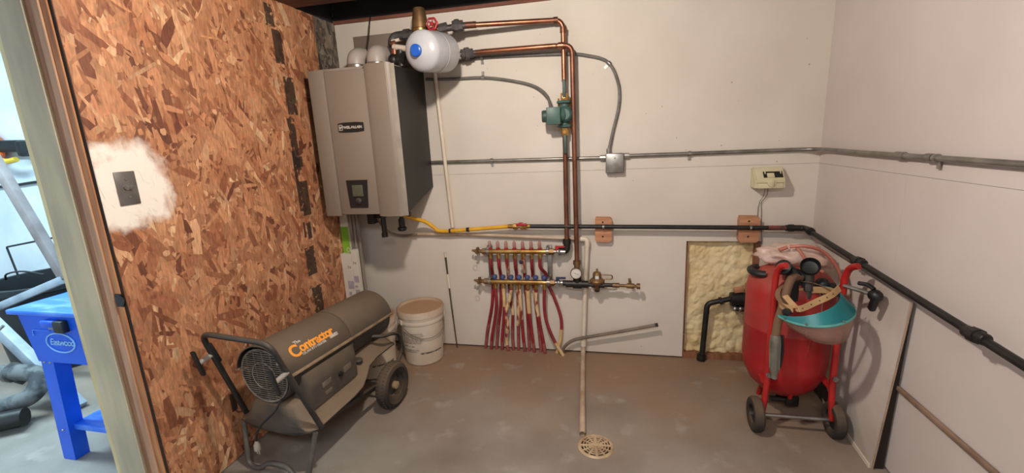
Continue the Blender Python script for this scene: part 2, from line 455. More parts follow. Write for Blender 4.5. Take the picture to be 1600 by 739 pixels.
# spray foam in the open bay
bm = B(); nx, nz = 70, 120; grid = []
for i in range(nx + 1):
    row = []
    for k in range(nz + 1):
        x = HX0 + 0.005 + (HX1 - HX0 - 0.03) * i / nx; z = 0.03 + (HZ - 0.01) * k / nz
        p = Vector((x * 9, z * 7, 0.3)); big = mnoise.noise(p)
        cell = mnoise.voronoi(Vector((x * 22 + 0.5 * big, z * 17 + 0.5 * mnoise.noise(p * 2), 1.7)))[0][0]
        low = max(0.0, 1 - z / 0.3)
        h = 0.014 * big + 0.016 * (0.5 - cell) * (1 + 1.2 * low) + 0.004 * mnoise.noise(Vector((x * 60, z * 60, 0)))
        row.append(bm.verts.new((x, D + 0.045 - h, z)))
    grid.append(row)
for i in range(nx):
    for k in range(nz): bm.faces.new((grid[i][k], grid[i + 1][k], grid[i + 1][k + 1], grid[i][k + 1]))
obj('spray_foam', bm, 'foam', wall_back, sharp=None)
# screw dimples and specks on the back wall
bm = B()
for _ in range(34):
    x = rnd.uniform(-1.0, 1.08); z = rnd.choice([rnd.uniform(0.05, 2.1), rnd.uniform(1.1, 1.9)]); r = rnd.uniform(0.002, 0.0045)
    lathe(bm, [(r, 0), (r * 0.6, 0.0006)], (x, D + 0.0001, z), (0, -1, 0), 6)
obj('nail_head', bm, mat('nail_spot', (168, 150, 132), 0.8), wall_back, kind='stuff')

bm = B(); box(bm, (XR + 0.0125, -1.7, 0), (XR + 0.13, D + 0.10, 2.5)); wall_right = struct('wall_right', bm, 'stud')
for y0, y1, z0, z1 in ((2.008 + G * .6, D, 0.012, SEAM - G), (-0.43, 2.008 - G * .6, 0.012, SEAM - G), (-1.7, -0.43 - G, 0.012, SEAM - G), (0.32 + G, D, SEAM + G, TOP + 0.25), (-1.7, 0.32 - G, SEAM + G, TOP + 0.25)):
    sheet(wall_right, (XR, y0, z0), (XR + 0.0125, y1, z1), 'drywall_right')
bm = B()
for _ in range(16):
    y = rnd.uniform(1.2, 2.6); z = rnd.uniform(0.3, 2.1); r = rnd.uniform(0.0015, 0.004)
    lathe(bm, [(r, 0), (r * 0.6, 0.0006)], (XR - 0.0001, y, z), (-1, 0, 0), 6)
obj('nail_head', bm, 'beige_box', wall_right, kind='stuff')

bm = B(); box(bm, (XL - 0.25, -1.8, 0), (XR + 0.2, -1.7, 2.5)); struct('wall_front', bm, 'drywall')

# left wall with the doorway
bm = B()
box(bm, (-1.97, 1.20, 0), (XL - 0.0115, D + 0.10, 2.5)); box(bm, (-1.97, -1.7, 0), (XL, 0.25, 2.5)); box(bm, (-1.97, 0.25, 2.06), (XL - 0.0115, 1.20, 2.5))
wall_left = struct('wall_left', bm, 'garage_wall')

# strand board: a sheet plus its flakes
def strand_mat():
    m = bpy.data.materials.new('strand_board_flakes'); m.use_nodes = True
    nt = m.node_tree; N = nt.nodes; L = nt.links; b = N['Principled BSDF']
    at = N.new('ShaderNodeAttribute'); at.attribute_name = 'tint'
    tc = N.new('ShaderNodeTexCoord')
    mp = N.new('ShaderNodeMapping'); mp.inputs['Scale'].default_value = (1, 3.2, 0.8); mp.inputs['Rotation'].default_value = (0.25, 0, 0); L.new(tc.outputs['Object'], mp.inputs['Vector'])
    nz = N.new('ShaderNodeTexNoise'); nz.inputs['Scale'].default_value = 34; nz.inputs['Detail'].default_value = 6
    L.new(mp.outputs[0], nz.inputs['Vector'])
    mr = N.new('ShaderNodeMapRange'); mr.inputs[1].default_value = 0.3; mr.inputs[2].default_value = 0.7; mr.inputs[3].default_value = 0.70; mr.inputs[4].default_value = 1.22
    L.new(nz.outputs[0], mr.inputs[0])
    vm = N.new('ShaderNodeVectorMath'); vm.operation = 'SCALE'
    L.new(at.outputs['Color'], vm.inputs[0]); L.new(mr.outputs[0], vm.inputs['Scale'])
    nb = N.new('ShaderNodeTexNoise'); nb.inputs['Scale'].default_value = 9; nb.inputs['Detail'].default_value = 3; L.new(tc.outputs['Object'], nb.inputs['Vector'])
    mb = N.new('ShaderNodeMapRange'); mb.inputs[1].default_value = 0.48; mb.inputs[2].default_value = 0.72; mb.inputs[4].default_value = 0.55; L.new(nb.outputs[0], mb.inputs[0])
    rx = N.new('ShaderNodeMix'); rx.data_type = 'RGBA'; rx.blend_type = 'MULTIPLY'; L.new(mb.outputs[0], rx.inputs[0]); L.new(vm.outputs[0], rx.inputs[6]); rx.inputs[7].default_value = (0.75, 0.52, 0.42, 1)
    col = rx.outputs[2]
    sp = N.new('ShaderNodeSeparateXYZ'); L.new(tc.outputs['Object'], sp.inputs[0])

    def math_(op, a, c=None, d=None):
        n = N.new('ShaderNodeMath'); n.operation = op
        for i, v in enumerate((a, c, d)):
            if v is None: continue
            if isinstance(v, (int, float)): n.inputs[i].default_value = v
            else: L.new(v, n.inputs[i])
        return n.outputs[0]

    def mixc(fac, c, rgb):
        n = N.new('ShaderNodeMix'); n.data_type = 'RGBA'; L.new(fac, n.inputs[0]); L.new(c, n.inputs[6]); n.inputs[7].default_value = lin(rgb)
        return n.outputs[2]
    n2 = N.new('ShaderNodeTexNoise'); n2.inputs['Scale'].default_value = 16; n2.inputs['Detail'].default_value = 7
    L.new(tc.outputs['Object'], n2.inputs['Vector'])
    # patch of white overspray around the outlet: its own outline, frayed
    dy = math_('DIVIDE', math_('SUBTRACT', sp.outputs[1], 1.285), 0.155)
    dz = math_('DIVIDE', math_('SUBTRACT', sp.outputs[2], 1.325), 0.155)
    p4 = math_('ADD', math_('POWER', math_('ABSOLUTE', dy), 3.0), math_('POWER', math_('ABSOLUTE', dz), 3.0))
    q = math_('ADD', p4, math_('MULTIPLY', math_('SUBTRACT', n2.outputs[0], 0.5), 2.4))
    mw = N.new('ShaderNodeMapRange'); mw.inputs[1].default_value = 1.45; mw.inputs[2].default_value = 0.55; L.new(q, mw.inputs[0])
    col = mixc(mw.outputs[0], col, (236, 226, 214))
    # smeared black lumber stamps down a band of the sheet
    for (cy, cz, hy, hz, thr) in ((2.172, 2.12, 0.03, 0.055, .47), (2.205, 1.97, 0.034, 0.085, .40), (2.245, 1.72, 0.04, 0.10, .41), (2.215, 1.45, 0.03, 0.16, .49),
                                  (2.235, 1.36, 0.028, 0.03, .36), (2.195, 1.25, 0.012, 0.17, .40), (2.24, 1.15, 0.035, 0.10, .46), (2.195, 0.97, 0.008, 0.045, .36), (2.235, 0.96, 0.018, 0.05, .42), (2.21, 0.78, 0.042, 0.085, .44), (2.22, 0.52, 0.045, 0.1, .46), (1.53, 0.28, 0.016, 0.045, .38)):
        a = math_('SUBTRACT', 1.0, math_('MAXIMUM', math_('ABSOLUTE', math_('DIVIDE', math_('SUBTRACT', sp.outputs[1], cy), hy)), math_('ABSOLUTE', math_('DIVIDE', math_('SUBTRACT', sp.outputs[2], cz), hz))))
        n3 = N.new('ShaderNodeTexNoise'); n3.inputs['Scale'].default_value = 46; n3.inputs['Detail'].default_value = 8
        L.new(tc.outputs['Object'], n3.inputs['Vector'])
        s = math_('ADD', math_('MULTIPLY', math_('MINIMUM', a, 0.25), 0.5), n3.outputs[0])
        mk = N.new('ShaderNodeMapRange'); mk.inputs[1].default_value = thr - 0.01; mk.inputs[2].default_value = thr + 0.05; L.new(s, mk.inputs[0])
        ins = math_('GREATER_THAN', a, 0.0)
        col = mixc(math_('MULTIPLY', math_('MULTIPLY', mk.outputs[0], ins), 0.88), col, (34, 28, 25))
    L.new(col, b.inputs['Base Color']); b.inputs['Roughness'].default_value = 0.62
    return m


M['flakes'] = strand_mat()
M['osb_base'] = mat('strand_board_base', (150, 88, 52), 0.75, rgb2=(104, 56, 32), scale=16)


def flakes(parent, y0, y1, z0, z1, count, palette, seed, weights, m):
    rn = random.Random(seed); vs = []; fs = []; cols = []
    for i in range(count):
        ln = rn.choice((0.025, 0.04, 0.06, 0.08, 0.1, 0.12, 0.14, 0.16)) * rn.uniform(0.8, 1.15); wd = rn.uniform(0.008, 0.034) * (0.7 + ln * 5)
        a = rn.gauss(PI / 2 + 0.15, 0.6) if rn.random() < .75 else rn.uniform(0, PI)
        cy = rn.uniform(y0, y1); cz = rn.uniform(z0, z1)
        ca, sa = math.cos(a), math.sin(a); x = XL + 0.0001 + 0.0018 * i / count
        poly = [(-ln / 2, -wd / 2 * rn.uniform(.4, 1)), (-ln * rn.uniform(0, .3), -wd / 2), (ln * rn.uniform(.1, .4), -wd / 2 * rn.uniform(.7, 1)), (ln / 2, -wd / 2 * rn.uniform(.1, .8)),
                (ln / 2 * rn.uniform(.8, 1), wd / 2 * rn.uniform(.3, 1)), (ln * rn.uniform(-.1, .2), wd / 2), (-ln / 2 * rn.uniform(.7, 1), wd / 2 * rn.uniform(.5, 1))]
        k = len(vs)
        for u, v in poly:
            py = min(max(cy + u * ca - v * sa, y0), y1); pz = min(max(cz + u * sa + v * ca, z0), z1)
            vs.append((x, py, pz))
        fs.append(tuple(range(k, k + 7)))
        c = lin(rn.choices(palette, weights)[0]); f = rn.uniform(0.8, 1.2); cols.append((c[0] * f, c[1] * f, c[2] * f, 1))
    me = bpy.data.meshes.new('strand_flakes'); me.from_pydata(vs, [], fs)
    at = me.attributes.new('tint', 'FLOAT_COLOR', 'FACE')
    at.data.foreach_set('color', [v for c in cols for v in c])
    me.materials.append(M[m])
    o = bpy.data.objects.new('strand_flakes', me); COL.objects.link(o); o.parent = parent; o['kind'] = 'stuff'
    return o


PAL = [(184, 132, 94), (174, 120, 84), (158, 104, 72), (136, 84, 58), (196, 150, 112), (112, 66, 46), (180, 126, 90), (210, 170, 130)]
bm = B(); box(bm, (XL - 0.011, 1.19, 0.006), (XL, 2.545, TOP + 0.006)); osb1 = obj('strand_board_sheet', bm, 'flakes', wall_left, label='orange brown strand board sheet')
osb1.data.attributes.new('tint', 'FLOAT_COLOR', 'FACE').data.foreach_set('color', list(lin((140, 88, 58))) * len(osb1.data.polygons))
flakes(osb1, 1.191, 2.545, 0.006, TOP + 0.006, 6400, PAL, 3, (6, 7, 5.5, 2.6, 2.2, 0.9, 7, 0.7), 'flakes')
bm = B(); box(bm, (XL - 0.011, 2.547, 0.006), (XL, D, TOP + 0.006)); osb2 = obj('strand_board_sheet', bm, 'osb_grey', wall_left, label='weathered grey strand board strip')
flakes(osb2, 2.547, D, 0.006, TOP + 0.006, 1700, [(120, 110, 98), (96, 86, 76), (78, 70, 62), (136, 124, 108), (60, 52, 46)], 4, (4, 5, 4, 2, 2), 'flakes')
bm = B(); box(bm, (XL - 0.0112, 1.1865, 0.006), (XL - 0.0002, 1.1899, TOP + 0.006)); obj('board_end', bm, 'osb_edge_gap_shade', wall_left)

# door frame: its far jamb faces the camera; the near jamb and head close the opening
ZD = 2.06
def jamb_set(y, s):
    out = []
    for nm, x0, x1, dy, m in (('jamb_board', -1.772, -1.7445, 0.0, 'jamb_orange'), ('door_stop', -1.803, -1.7725, 0.006, 'jamb_pink'), ('jamb_strip', -1.834, -1.8035, 0.001, 'jamb_brown'),
                              ('casing_board', -1.962, -1.8345, 0.010, 'jamb_grey'), ('casing_edge', -1.984, -1.9625, 0.008, 'jamb_edge')):
        bm = B(); a, c = sorted((y - s * dy, y + s * 0.018)); box(bm, (x0, a, 0), (x1, c, ZD), 0.0015, 1)
        out.append(obj(nm, bm, m, door))
    return out
bm = B(); box(bm, (-1.984, 0.25, ZD - 0.02), (-1.7445, 1.20, ZD)); door = struct('door_1', bm, 'jamb_brown')
jamb_set(1.182, 1); jamb_set(0.268, -1)
# strike plate on the far jamb
bm = B(); box(bm, (-1.768, 1.1795, 0.895), (-1.7385, 1.183, 0.945), 0.001, 1); lathe(bm, [(0.02, 0), (0.02, 0.003)], (-1.7445, 1.1795, 0.92), (0, -1, 0), 16)
obj('strike_plate', bm, 'black', door, label='small black latch plate')

# ceiling: dark deck, beams along the room
bm = B(); box(bm, (XL - 0.25, -1.8, 2.44), (XR + 0.2, D + 0.2, 2.5)); ceiling = struct('ceiling', bm, 'void')
for y0, y1 in ((2.20, 2.385), (1.62, 1.80), (1.0, 1.18), (0.40, 0.58), (-0.2, -0.02), (-0.8, -0.62), (-1.4, -1.22)):
    bm = B(); box(bm, (XL - 0.008, y0, TOP + 0.006), (XR, y1, 2.44), 0.003, 1); obj('ceiling_beam', bm, 'beam', ceiling)

bm = B(); box(bm, (XL - 0.0108, 1.19, TOP + 0.0065), (XL - 0.004, D, 2.44)); box(bm, (XL, D + 0.0005, TOP + 0.0185), (XR, D + 0.02, 2.44)); obj('recess_dark_fill', bm, 'void', ceiling)  # dark sheets added so the recess above the walls looks black

# garage shell beyond the doorway
bm = B(); box(bm, (-7.2, 2.90, 0), (-1.97, 3.0, 3.0)); struct('wall_back', bm, 'garage_wall')
bm = B(); box(bm, (-7.3, -3.2, 0), (-7.2, 3.0, 3.0)); struct('wall_left', bm, 'garage_wall')
bm = B(); box(bm, (-7.3, -3.2, 3.0), (-1.97, 3.0, 3.1)); struct('ceiling', bm, 'garage_wall')
bm = B(); box(bm, (-2.0, -3.2, 2.44), (-1.97, 3.0, 3.0)); struct('wall_right', bm, 'garage_wall')

# rounded wooden rail low on the right wall
bm = B(); box(bm, (XR - 0.016, 0.2, 0.378), (XR, 1.905, 0.398), 0.006, 3); o = struct('trim_1', bm, 'rail')

# ------------------------------------------------------------------ boiler
t = thing('wall_boiler', 'large taupe and charcoal wall boiler hung by the strand board corner', 'boiler', (-1.40, 2.53, 1.03))
x0, x1, yf, z0, z1 = -1.652, -1.155, 2.30, 1.03, 1.855
bm = B()
prism(bm, [(yf + 0.03, z0), (D - 0.002, z0 + 0.115), (D - 0.002, z1 + 0.012), (yf + 0.03, z1 - 0.005)], (x1 - 0.004, 0, 0), (0, 1, 0), (0, 0, 1), 0.012)
obj('side_panel', bm, 'boiler_dark', t, label='charcoal side panel')
bm = B()
prism(bm, [(yf + 0.03, z0), (D - 0.002, z0 + 0.115), (D - 0.002, z1 + 0.012), (yf + 0.03, z1 - 0.005)], (x0, 0, 0), (0, 1, 0), (0, 0, 1), 0.012)
obj('side_panel', bm, 'boiler_dark', t, label='charcoal side panel')
bm = B(); prism(bm, [(yf + 0.032, z0 + 0.004), (D - 0.004, z0 + 0.118), (D - 0.004, z1 - 0.004), (yf + 0.032, z1 - 0.012)], (x0 + 0.012, 0, 0), (0, 1, 0), (0, 0, 1), x1 - x0 - 0.017)
obj('cabinet_body', bm, 'boiler_dark', t)
bm = B(); box(bm, (x0 + 0.02, yf + 0.04, z1 - 0.012), (x1 - 0.002, D - 0.004, z1 + 0.006), 0.002); obj('top_plate', bm, 'boiler_trim', t)
bm = B(); box(bm, (x0, yf + 0.004, z0), (-1.555, yf + 0.034, z1 - 0.002), 0.005); obj('front_panel', bm, 'boiler', t)
bm = B(); box(bm, (-1.5535, yf + 0.012, z0 + 0.008), (-1.300, yf + 0.034, z1 - 0.012), 0.004); obj('front_panel', bm, 'boiler', t)
bm = B()
prism(bm, [(-1.309, yf + 0.012), (-1.270, yf - 0.008), (-1.166, yf - 0.008), (x1 + 0.008, yf + 0.006), (x1 + 0.008, yf + 0.034), (-1.299, yf + 0.034)][::-1], (0, 0, z0 - 0.004), (1, 0, 0), (0, 1, 0), z1 - z0 + 0.012)
bmesh.ops.bevel(bm, geom=[e for e in bm.edges], offset=0.003, segments=2, affect='EDGES')
obj('front_panel', bm, 'boiler', t)
bm = B(); beam(bm, (x1 + 0.0085, yf + 0.004, z0), (x1 + 0.0085, yf + 0.004, z1), 0.003, 0.05, (1, 0, 0), 0.001); obj('corner_strip', bm, 'boiler_trim', t)
# badge
bm = B()
prism(bm, [(-0.080, 0.020), (-0.078, 0.024), (-0.04, 0.0275), (0.0, 0.028), (0.04, 0.0275), (0.078, 0.024), (0.080, 0.020), (0.080, -0.020), (0.078, -0.024), (0.04, -0.0275), (0, -0.028), (-0.04, -0.0275), (-0.078, -0.024), (-0.080, -0.020)][::-1],
      (-1.424, yf + 0.013, 1.537), (1, 0, 0), (0, 0, 1), 0.004)
badge = obj('badge', bm, 'black', t, label='black maker badge with white lettering')
bm = text_bm('WEIL-McLAIN', 0.0205, plane_warp((-1.471, yf + 0.0088, 1.5305), (1, 0, 0), (0, 0, 1)), offset=0.0006, space=0.93)
obj('lettering', bm, 'white_ink', badge)
bm = B()
for lo, hi in (((-1.499, 1.521), (-1.496, 1.553)), ((-1.479, 1.521), (-1.476, 1.553)), ((-1.499, 1.550), (-1.476, 1.553)), ((-1.499, 1.521), (-1.476, 1.524))):
    box(bm, (lo[0], yf + 0.0082, lo[1]), (hi[0], yf + 0.0092, hi[1]))
b2 = text_bm('W', 0.024, plane_warp((-1.497, yf + 0.0088, 1.528), (1, 0, 0), (0, 0, 1)), offset=0.0006)
me = bpy.data.meshes.new('t'); b2.to_mesh(me); b2.free(); bm.from_mesh(me)
obj('emblem', bm, 'white_ink', badge)
# control panel
bm = B(); prism(bm, [(-1.497, 1.240), (-1.489, 1.078), (-1.375, 1.078), (-1.362, 1.240)], (0, yf + 0.013, 0), (1, 0, 0), (0, 0, 1), 0.006)
ctl = obj('control_panel', bm, 'black', t, label='black control panel with small screen')
bm = B(); box(bm, (-1.462, yf + 0.004, 1.146), (-1.394, yf + 0.0075, 1.212), 0.001); obj('screen', bm, 'lcd', ctl)
bm = B(); lathe(bm, [(0.021, 0), (0.02, 0.006), (0.014, 0.010), (0, 0.010)], (-1.430, yf + 0.007, 1.116), (0, -1, 0), 24); obj('knob', bm, 'black_metal', ctl)
# stubs under the boiler
bm = B(); cyl(bm, (-1.395, 2.50, 1.10), (-1.395, 2.50, 0.875), 0.016); lathe(bm, [(0.024, 0), (0.024, 0.03)], (-1.395, 2.50, 0.985)); cyl(bm, (-1.395, 2.50, 0.86), (-1.395, 2.50, 0.885), 0.020)
obj('water_stub', bm, 'black', t)
bm = B(); cyl(bm, (-1.285, 2.53, 1.12), (-1.285, 2.53, 0.93), 0.013); lathe(bm, [(0.024, 0), (0.03, 0.012), (0.028, 0.02), (0.012, 0.03)], (-1.285, 2.53, 0.895)); cyl(bm, (-1.285, 2.53, 0.92), (-1.285, 2.53, 0.97), 0.02); cyl(bm, (-1.40, 2.53, 1.03), (-1.22, 2.53, 1.0), 0.017)
obj('drain_valve', bm, 'black', t)
bm = B(); box(bm, (-1.545, 2.56, 0.93), (-1.495, 2.62, 1.07), 0.006); cyl(bm, (-1.50, 2.59, 0.985), (-1.46, 2.59, 0.985), 0.02)
obj('condensate_trap', bm, 'black_iron', t)
# sheet wall plate and vent elbows
bm = B(); box(bm, (-1.605, D - 0.008, 1.875), (-1.19, D - 0.0005, 2.115), 0.002); o = tag(obj('vent_plate', bm, 'plate'), 'grey sheet metal plate on the wall above the boiler', 'plate')
for i, (vx, r, lab) in enumerate(((-1.455, 0.052, 'grey vent elbow on the boiler top nearest the strand board'), (-1.318, 0.056, 'grey vent elbow on the boiler top beside the black fittings'))):
    t = thing('vent_elbow', lab, 'vent pipe', (vx, 2.50, 1.862), group='vent elbows on the boiler')
    yb = 2.50 if i == 0 else 2.49
    bm = B(); tube(bm, fillet([(vx, yb, 1.863), (vx, yb, 1.945), (vx + 0.05 * (1 - i), D - 0.009, 1.95)], 0.10, 10), r, 24); obj('elbow', bm, 'flue', t)
    bm = B(); lathe(bm, [(r + 0.006, 0), (r + 0.006, 0.03), (r, 0.034)], (vx, yb, 1.8635), seg=24); obj('collar', bm, 'zinc', t)
bm = B(); tube(bm, spline([(-1.46, D - 0.02, 2.225), (-1.452, D - 0.06, 2.16), (-1.435, D - 0.12, 2.07), (-1.41, D - 0.20, 1.99), (-1.395, 2.52, 1.925)], 6), 0.0035, 6)
tag(obj('hanging_wire', bm, 'black'), 'thin black wire hanging from the dark ceiling onto the vents', 'wire')

# ------------------------------------------------------------------ expansion tank and the fittings round it
t = thing('expansion_tank', 'pale grey expansion tank with a blue cap above the boiler', 'tank', (-0.99, 2.40, 1.80))
A = Vector((-0.958, 2.245, 1.892)); ax = Vector((0.20, 1.0, 0.10)).normalized(); R = 0.104
prof = [(0, -0.006), (0.03, -0.004)] + [(R * math.sin(a), 0.055 * (1 - math.cos(a))) for a in [PI / 2 * k / 10 for k in range(3, 11)]] + [(R, 0.12), (R, 0.25)] + [(R * math.cos(a), 0.25 + 0.05 * math.sin(a)) for a in [PI / 2 * k / 8 for k in range(1, 8)]] + [(0.0, 0.302)]
bm = B(); lathe(bm, prof, A, ax, 40); obj('shell', bm, 'tank_white', t)
bm = B(); lathe(bm, [(R + 0.0015, 0.145), (R + 0.003, 0.148), (R + 0.003, 0.158), (R + 0.0015, 0.161)], A, ax, 40, cap=False); obj('weld_band', bm, 'tank_white', t)
bm = B(); lathe(bm, [(0.031, -0.004), (0.031, -0.016), (0.026, -0.020), (0, -0.020)], A, ax, 24); obj('cap', bm, 'cap_blue', t, label='round blue plastic cap')
bm = B(); sx, sy = frame(ax)
bm = text_bm('EXPANSION', 0.016, lambda a, b, c: A + ax * (0.165 + 0.0 + b) + (sx * math.cos(4.95 + a / R) + sy * math.sin(4.95 + a / R)) * (R + 0.0008 + c)); bm.free()
# pressure relief/air vent above
t = thing('air_vent', 'stout brass air vent rising behind the expansion tank', 'vent', (-1.06, 2.56, 1.99))
bm = B(); lathe(bm, [(0.046, 1.985), (0.046, 2.055), (0.048, 2.056), (0.048, 2.068), (0.045, 2.072)], (-1.06, 2.56, 0), seg=26); obj('body', bm, 'brass', t)
bm = B(); lathe(bm, [(0.047, 2.072), (0.043, 2.12), (0.033, 2.175), (0.031, 2.18), (0, 2.181)], (-1.06, 2.56, 0), seg=26); obj('cap', bm, 'brass_dull', t, label='tapered dull brass top')

# near boiler piping: dark iron fittings, valve, unions
t = thing('boiler_pipework', 'cluster of dark iron elbows and unions on top of the boiler', 'pipe', (-1.13, 2.53, 1.87))
bm = B(); tube(bm, fillet([(-1.07, 2.565, 2.05), (-1.245, 2.565, 2.048), (-1.245, 2.555, 1.965), (-1.15, 2.54, 1.955)], 0.05, 8), 0.024, 16)
for p, q in (((-1.13, 2.565, 2.05), (-1.165, 2.565, 2.05)), ((-1.15, 2.545, 1.956), (-1.12, 2.54, 1.955))): cyl(bm, p, q, 0.031, 8)
obj('iron_elbow', bm, 'iron_grey', t)
bm = B(); cyl(bm, (-1.205, 2.50, 1.862), (-1.205, 2.50, 2.0), 0.013); lathe(bm, [(0.019, 0), (0.019, 0.03)], (-1.205, 2.50, 1.935)); cyl(bm, (-1.222, 2.50, 1.995), (-1.19, 2.50, 2.0), 0.014); obj('copper_riser', bm, 'copper_dark', t)
bm = B(); cyl(bm, (-1.205, 2.50, 1.975), (-1.09, 2.45, 1.945), 0.017); cyl(bm, (-1.215, 2.50, 2.006), (-1.17, 2.50, 2.012), 0.009); obj('white_connector', bm, 'pvc', t, label='short white plastic connector')
bm = B(); cyl(bm, (-1.205, 2.47, 1.90), (-1.08, 2.47, 1.905), 0.027, 12); lathe(bm, [(0.036, 0), (0.036, 0.04)], (-1.15, 2.47, 1.902), (1, 0, 0), 6); cyl(bm, (-1.11, 2.47, 1.905), (-1.11, 2.47, 1.862), 0.03, 12); sphere(bm, (-1.20, 2.47, 1.90), 0.034)
cyl(bm, (-1.155, 2.47, 1.862), (-1.155, 2.47, 1.95), 0.022, 12)
obj('iron_tee', bm, 'black_iron', t)

t = thing('copper_supply_pipe', 'upper copper pipe run from the red valve wheel down through the green pump', 'pipe', (-0.26, 2.70, 0.72))
PY = D - 0.06
zt = 2.073
bm = B(); tube(bm, fillet([(-0.80, 2.598, zt), (-0.257, PY, zt), (-0.257, PY, 1.74)], 0.055, 8), 0.0145, 14); obj('pipe', bm, 'copper', t)
bm = B(); tube(bm, [(-0.259, PY, 1.475), (-0.261, PY, 0.77)], 0.0145, 14); obj('pipe', bm, 'copper_dark', t)
for p, q in (((-0.31, 2.692, zt), (-0.285, 2.695, zt)), ((-0.257, PY, 2.035), (-0.257, PY, 2.005)), ((-0.80, 2.598, zt), (-0.74, 2.606, zt))):
    bm = B(); cyl(bm, p, q, 0.018, 14); obj('coupling', bm, 'copper_dark', t)
bm = B(); cyl(bm, (-1.03, 2.565, zt - 0.018), (-0.80, 2.598, zt), 0.018, 14)
for p, q, r in (((-0.875, 2.587, zt), (-0.815, 2.596, zt), 0.030), ((-0.862, 2.589, zt), (-0.838, 2.592, zt), 0.037), ((-0.955, 2.576, zt - .008), (-0.905, 2.583, zt), 0.026)): cyl(bm, p, q, r, 8)
obj('union', bm, 'iron_grey', t)
bm = B(); cyl(bm, (-0.985, 2.57, zt - 0.012), (-0.955, 2.575, zt - 0.008), 0.027, 12); cyl(bm, (-0.967, 2.573, zt - 0.01), (-0.967, 2.505, zt + 0.004), 0.010, 10); obj('valve_body', bm, 'brass_dull', t)
bm = B()
tube(bm, [(-0.967 + 0.029 * math.cos(2 * PI * k / 30) * (1 + 0.08 * math.cos(6 * 2 * PI * k / 30)), 2.505, zt + 0.004 + 0.029 * math.sin(2 * PI * k / 30) * (1 + 0.08 * math.cos(6 * 2 * PI * k / 30))) for k in range(30)], 0.006, 8, closed=True)
for k in range(5): cyl(bm, (-0.967, 2.505, zt + 0.004), (-0.967 + 0.028 * math.cos(k * 2 * PI / 5), 2.505, zt + 0.004 + 0.028 * math.sin(k * 2 * PI / 5)), 0.004, 6)
lathe(bm, [(0.011, 0), (0.011, 0.012), (0, 0.013)], (-0.967, 2.51, zt + 0.004), (0, -1, 0), 12)
obj('valve_wheel', bm, 'red_handle', t, label='round red valve wheel')
bm = B()
tube(bm, fillet([(-0.261, PY, 0.80), (-0.261, PY, 0.722), (-0.315, PY, 0.722)], 0.03, 8), 0.021, 16); cyl(bm, (-0.261, PY, 0.77), (-0.261, PY, 0.80), 0.026, 14); cyl(bm, (-0.302, PY, 0.722), (-0.325, PY, 0.722), 0.026, 14)
obj('elbow', bm, 'black_iron', t)

t = thing('copper_return_pipe', 'lower copper pipe run ending in a long drop to the white gauge', 'pipe', (-0.20, 2.68, 0.52))
RY = D - 0.085
bm = B(); tube(bm, fillet([(-0.78, RY, 1.939), (-0.206, RY, 1.932), (-0.198, RY, 0.66)], 0.05, 8), 0.0145, 14); obj('pipe', bm, 'copper_dark', t)
bm = B(); tube(bm, [(-0.74, RY, 1.9395), (-0.30, RY, 1.934)], 0.0152, 14); cyl(bm, (-0.285, RY, 1.934), (-0.255, RY, 1.933), 0.018, 14); obj('bright_length', bm, 'copper', t)
bm = B(); cyl(bm, (-0.90, 2.62, 1.925), (-0.77, RY, 1.939), 0.014, 12)
for p, q, r in (((-0.855, 2.645, 1.932), (-0.79, RY, 1.938), 0.026), ((-0.835, 2.652, 1.933), (-0.81, 2.665, 1.936), 0.034)): cyl(bm, p, q, r, 8)
obj('union', bm, 'iron_grey', t)
bm = B(); cyl(bm, (-0.878, 2.633, 1.928), (-0.862, 2.64, 1.93), 0.021, 12); obj('white_washer', bm, 'pvc', t)
bm = B(); cyl(bm, (-0.198, RY, 0.665), (-0.198, RY, 0.52), 0.019, 14); lathe(bm, [(0.025, 0), (0.025, 0.022)], (-0.198, RY, 0.645)); obj('threaded_nipple', bm, 'brass_dull', t)
bm = B(); tube(bm, [(-0.198, RY, 0.565), (-0.198, RY, 0.515)], 0.026, 14); cyl(bm, (-0.27, RY, 0.514), (-0.13, RY, 0.514), 0.023, 14); cyl(bm, (-0.225, RY, 0.514), (-0.17, RY, 0.514), 0.029, 14)
obj('tee', bm, 'black_iron', t)
bm = B(); lathe(bm, [(0.0, 0.0), (0.034, 0), (0.036, 0.004), (0.036, 0.022), (0.033, 0.026), (0.031, 0.022), (0, 0.022)], (-0.202, RY - 0.02, 0.596), (0, -1, 0), 32)
g = obj('gauge', bm, 'brass_dull', t, label='round gauge with a white dial')
bm = B(); lathe(bm, [(0.031, 0.0225), (0, 0.0232)], (-0.202, RY - 0.02, 0.596), (0, -1, 0), 32, cap=False); obj('dial', bm, 'dial', g)
bm = B(); beam(bm, (-0.216, RY - 0.044, 0.601), (-0.186, RY - 0.044, 0.591), 0.002, 0.001)
for k in range(13):
    a = -0.6 + (PI + 1.2) * k / 12; beam(bm, (-0.202 + 0.024 * math.cos(a), RY - 0.0438, 0.596 + 0.024 * math.sin(a)), (-0.202 + 0.028 * math.cos(a), RY - 0.0438, 0.596 + 0.028 * math.sin(a)), 0.0014, 0.0006)
obj('needle', bm, 'ink', g)

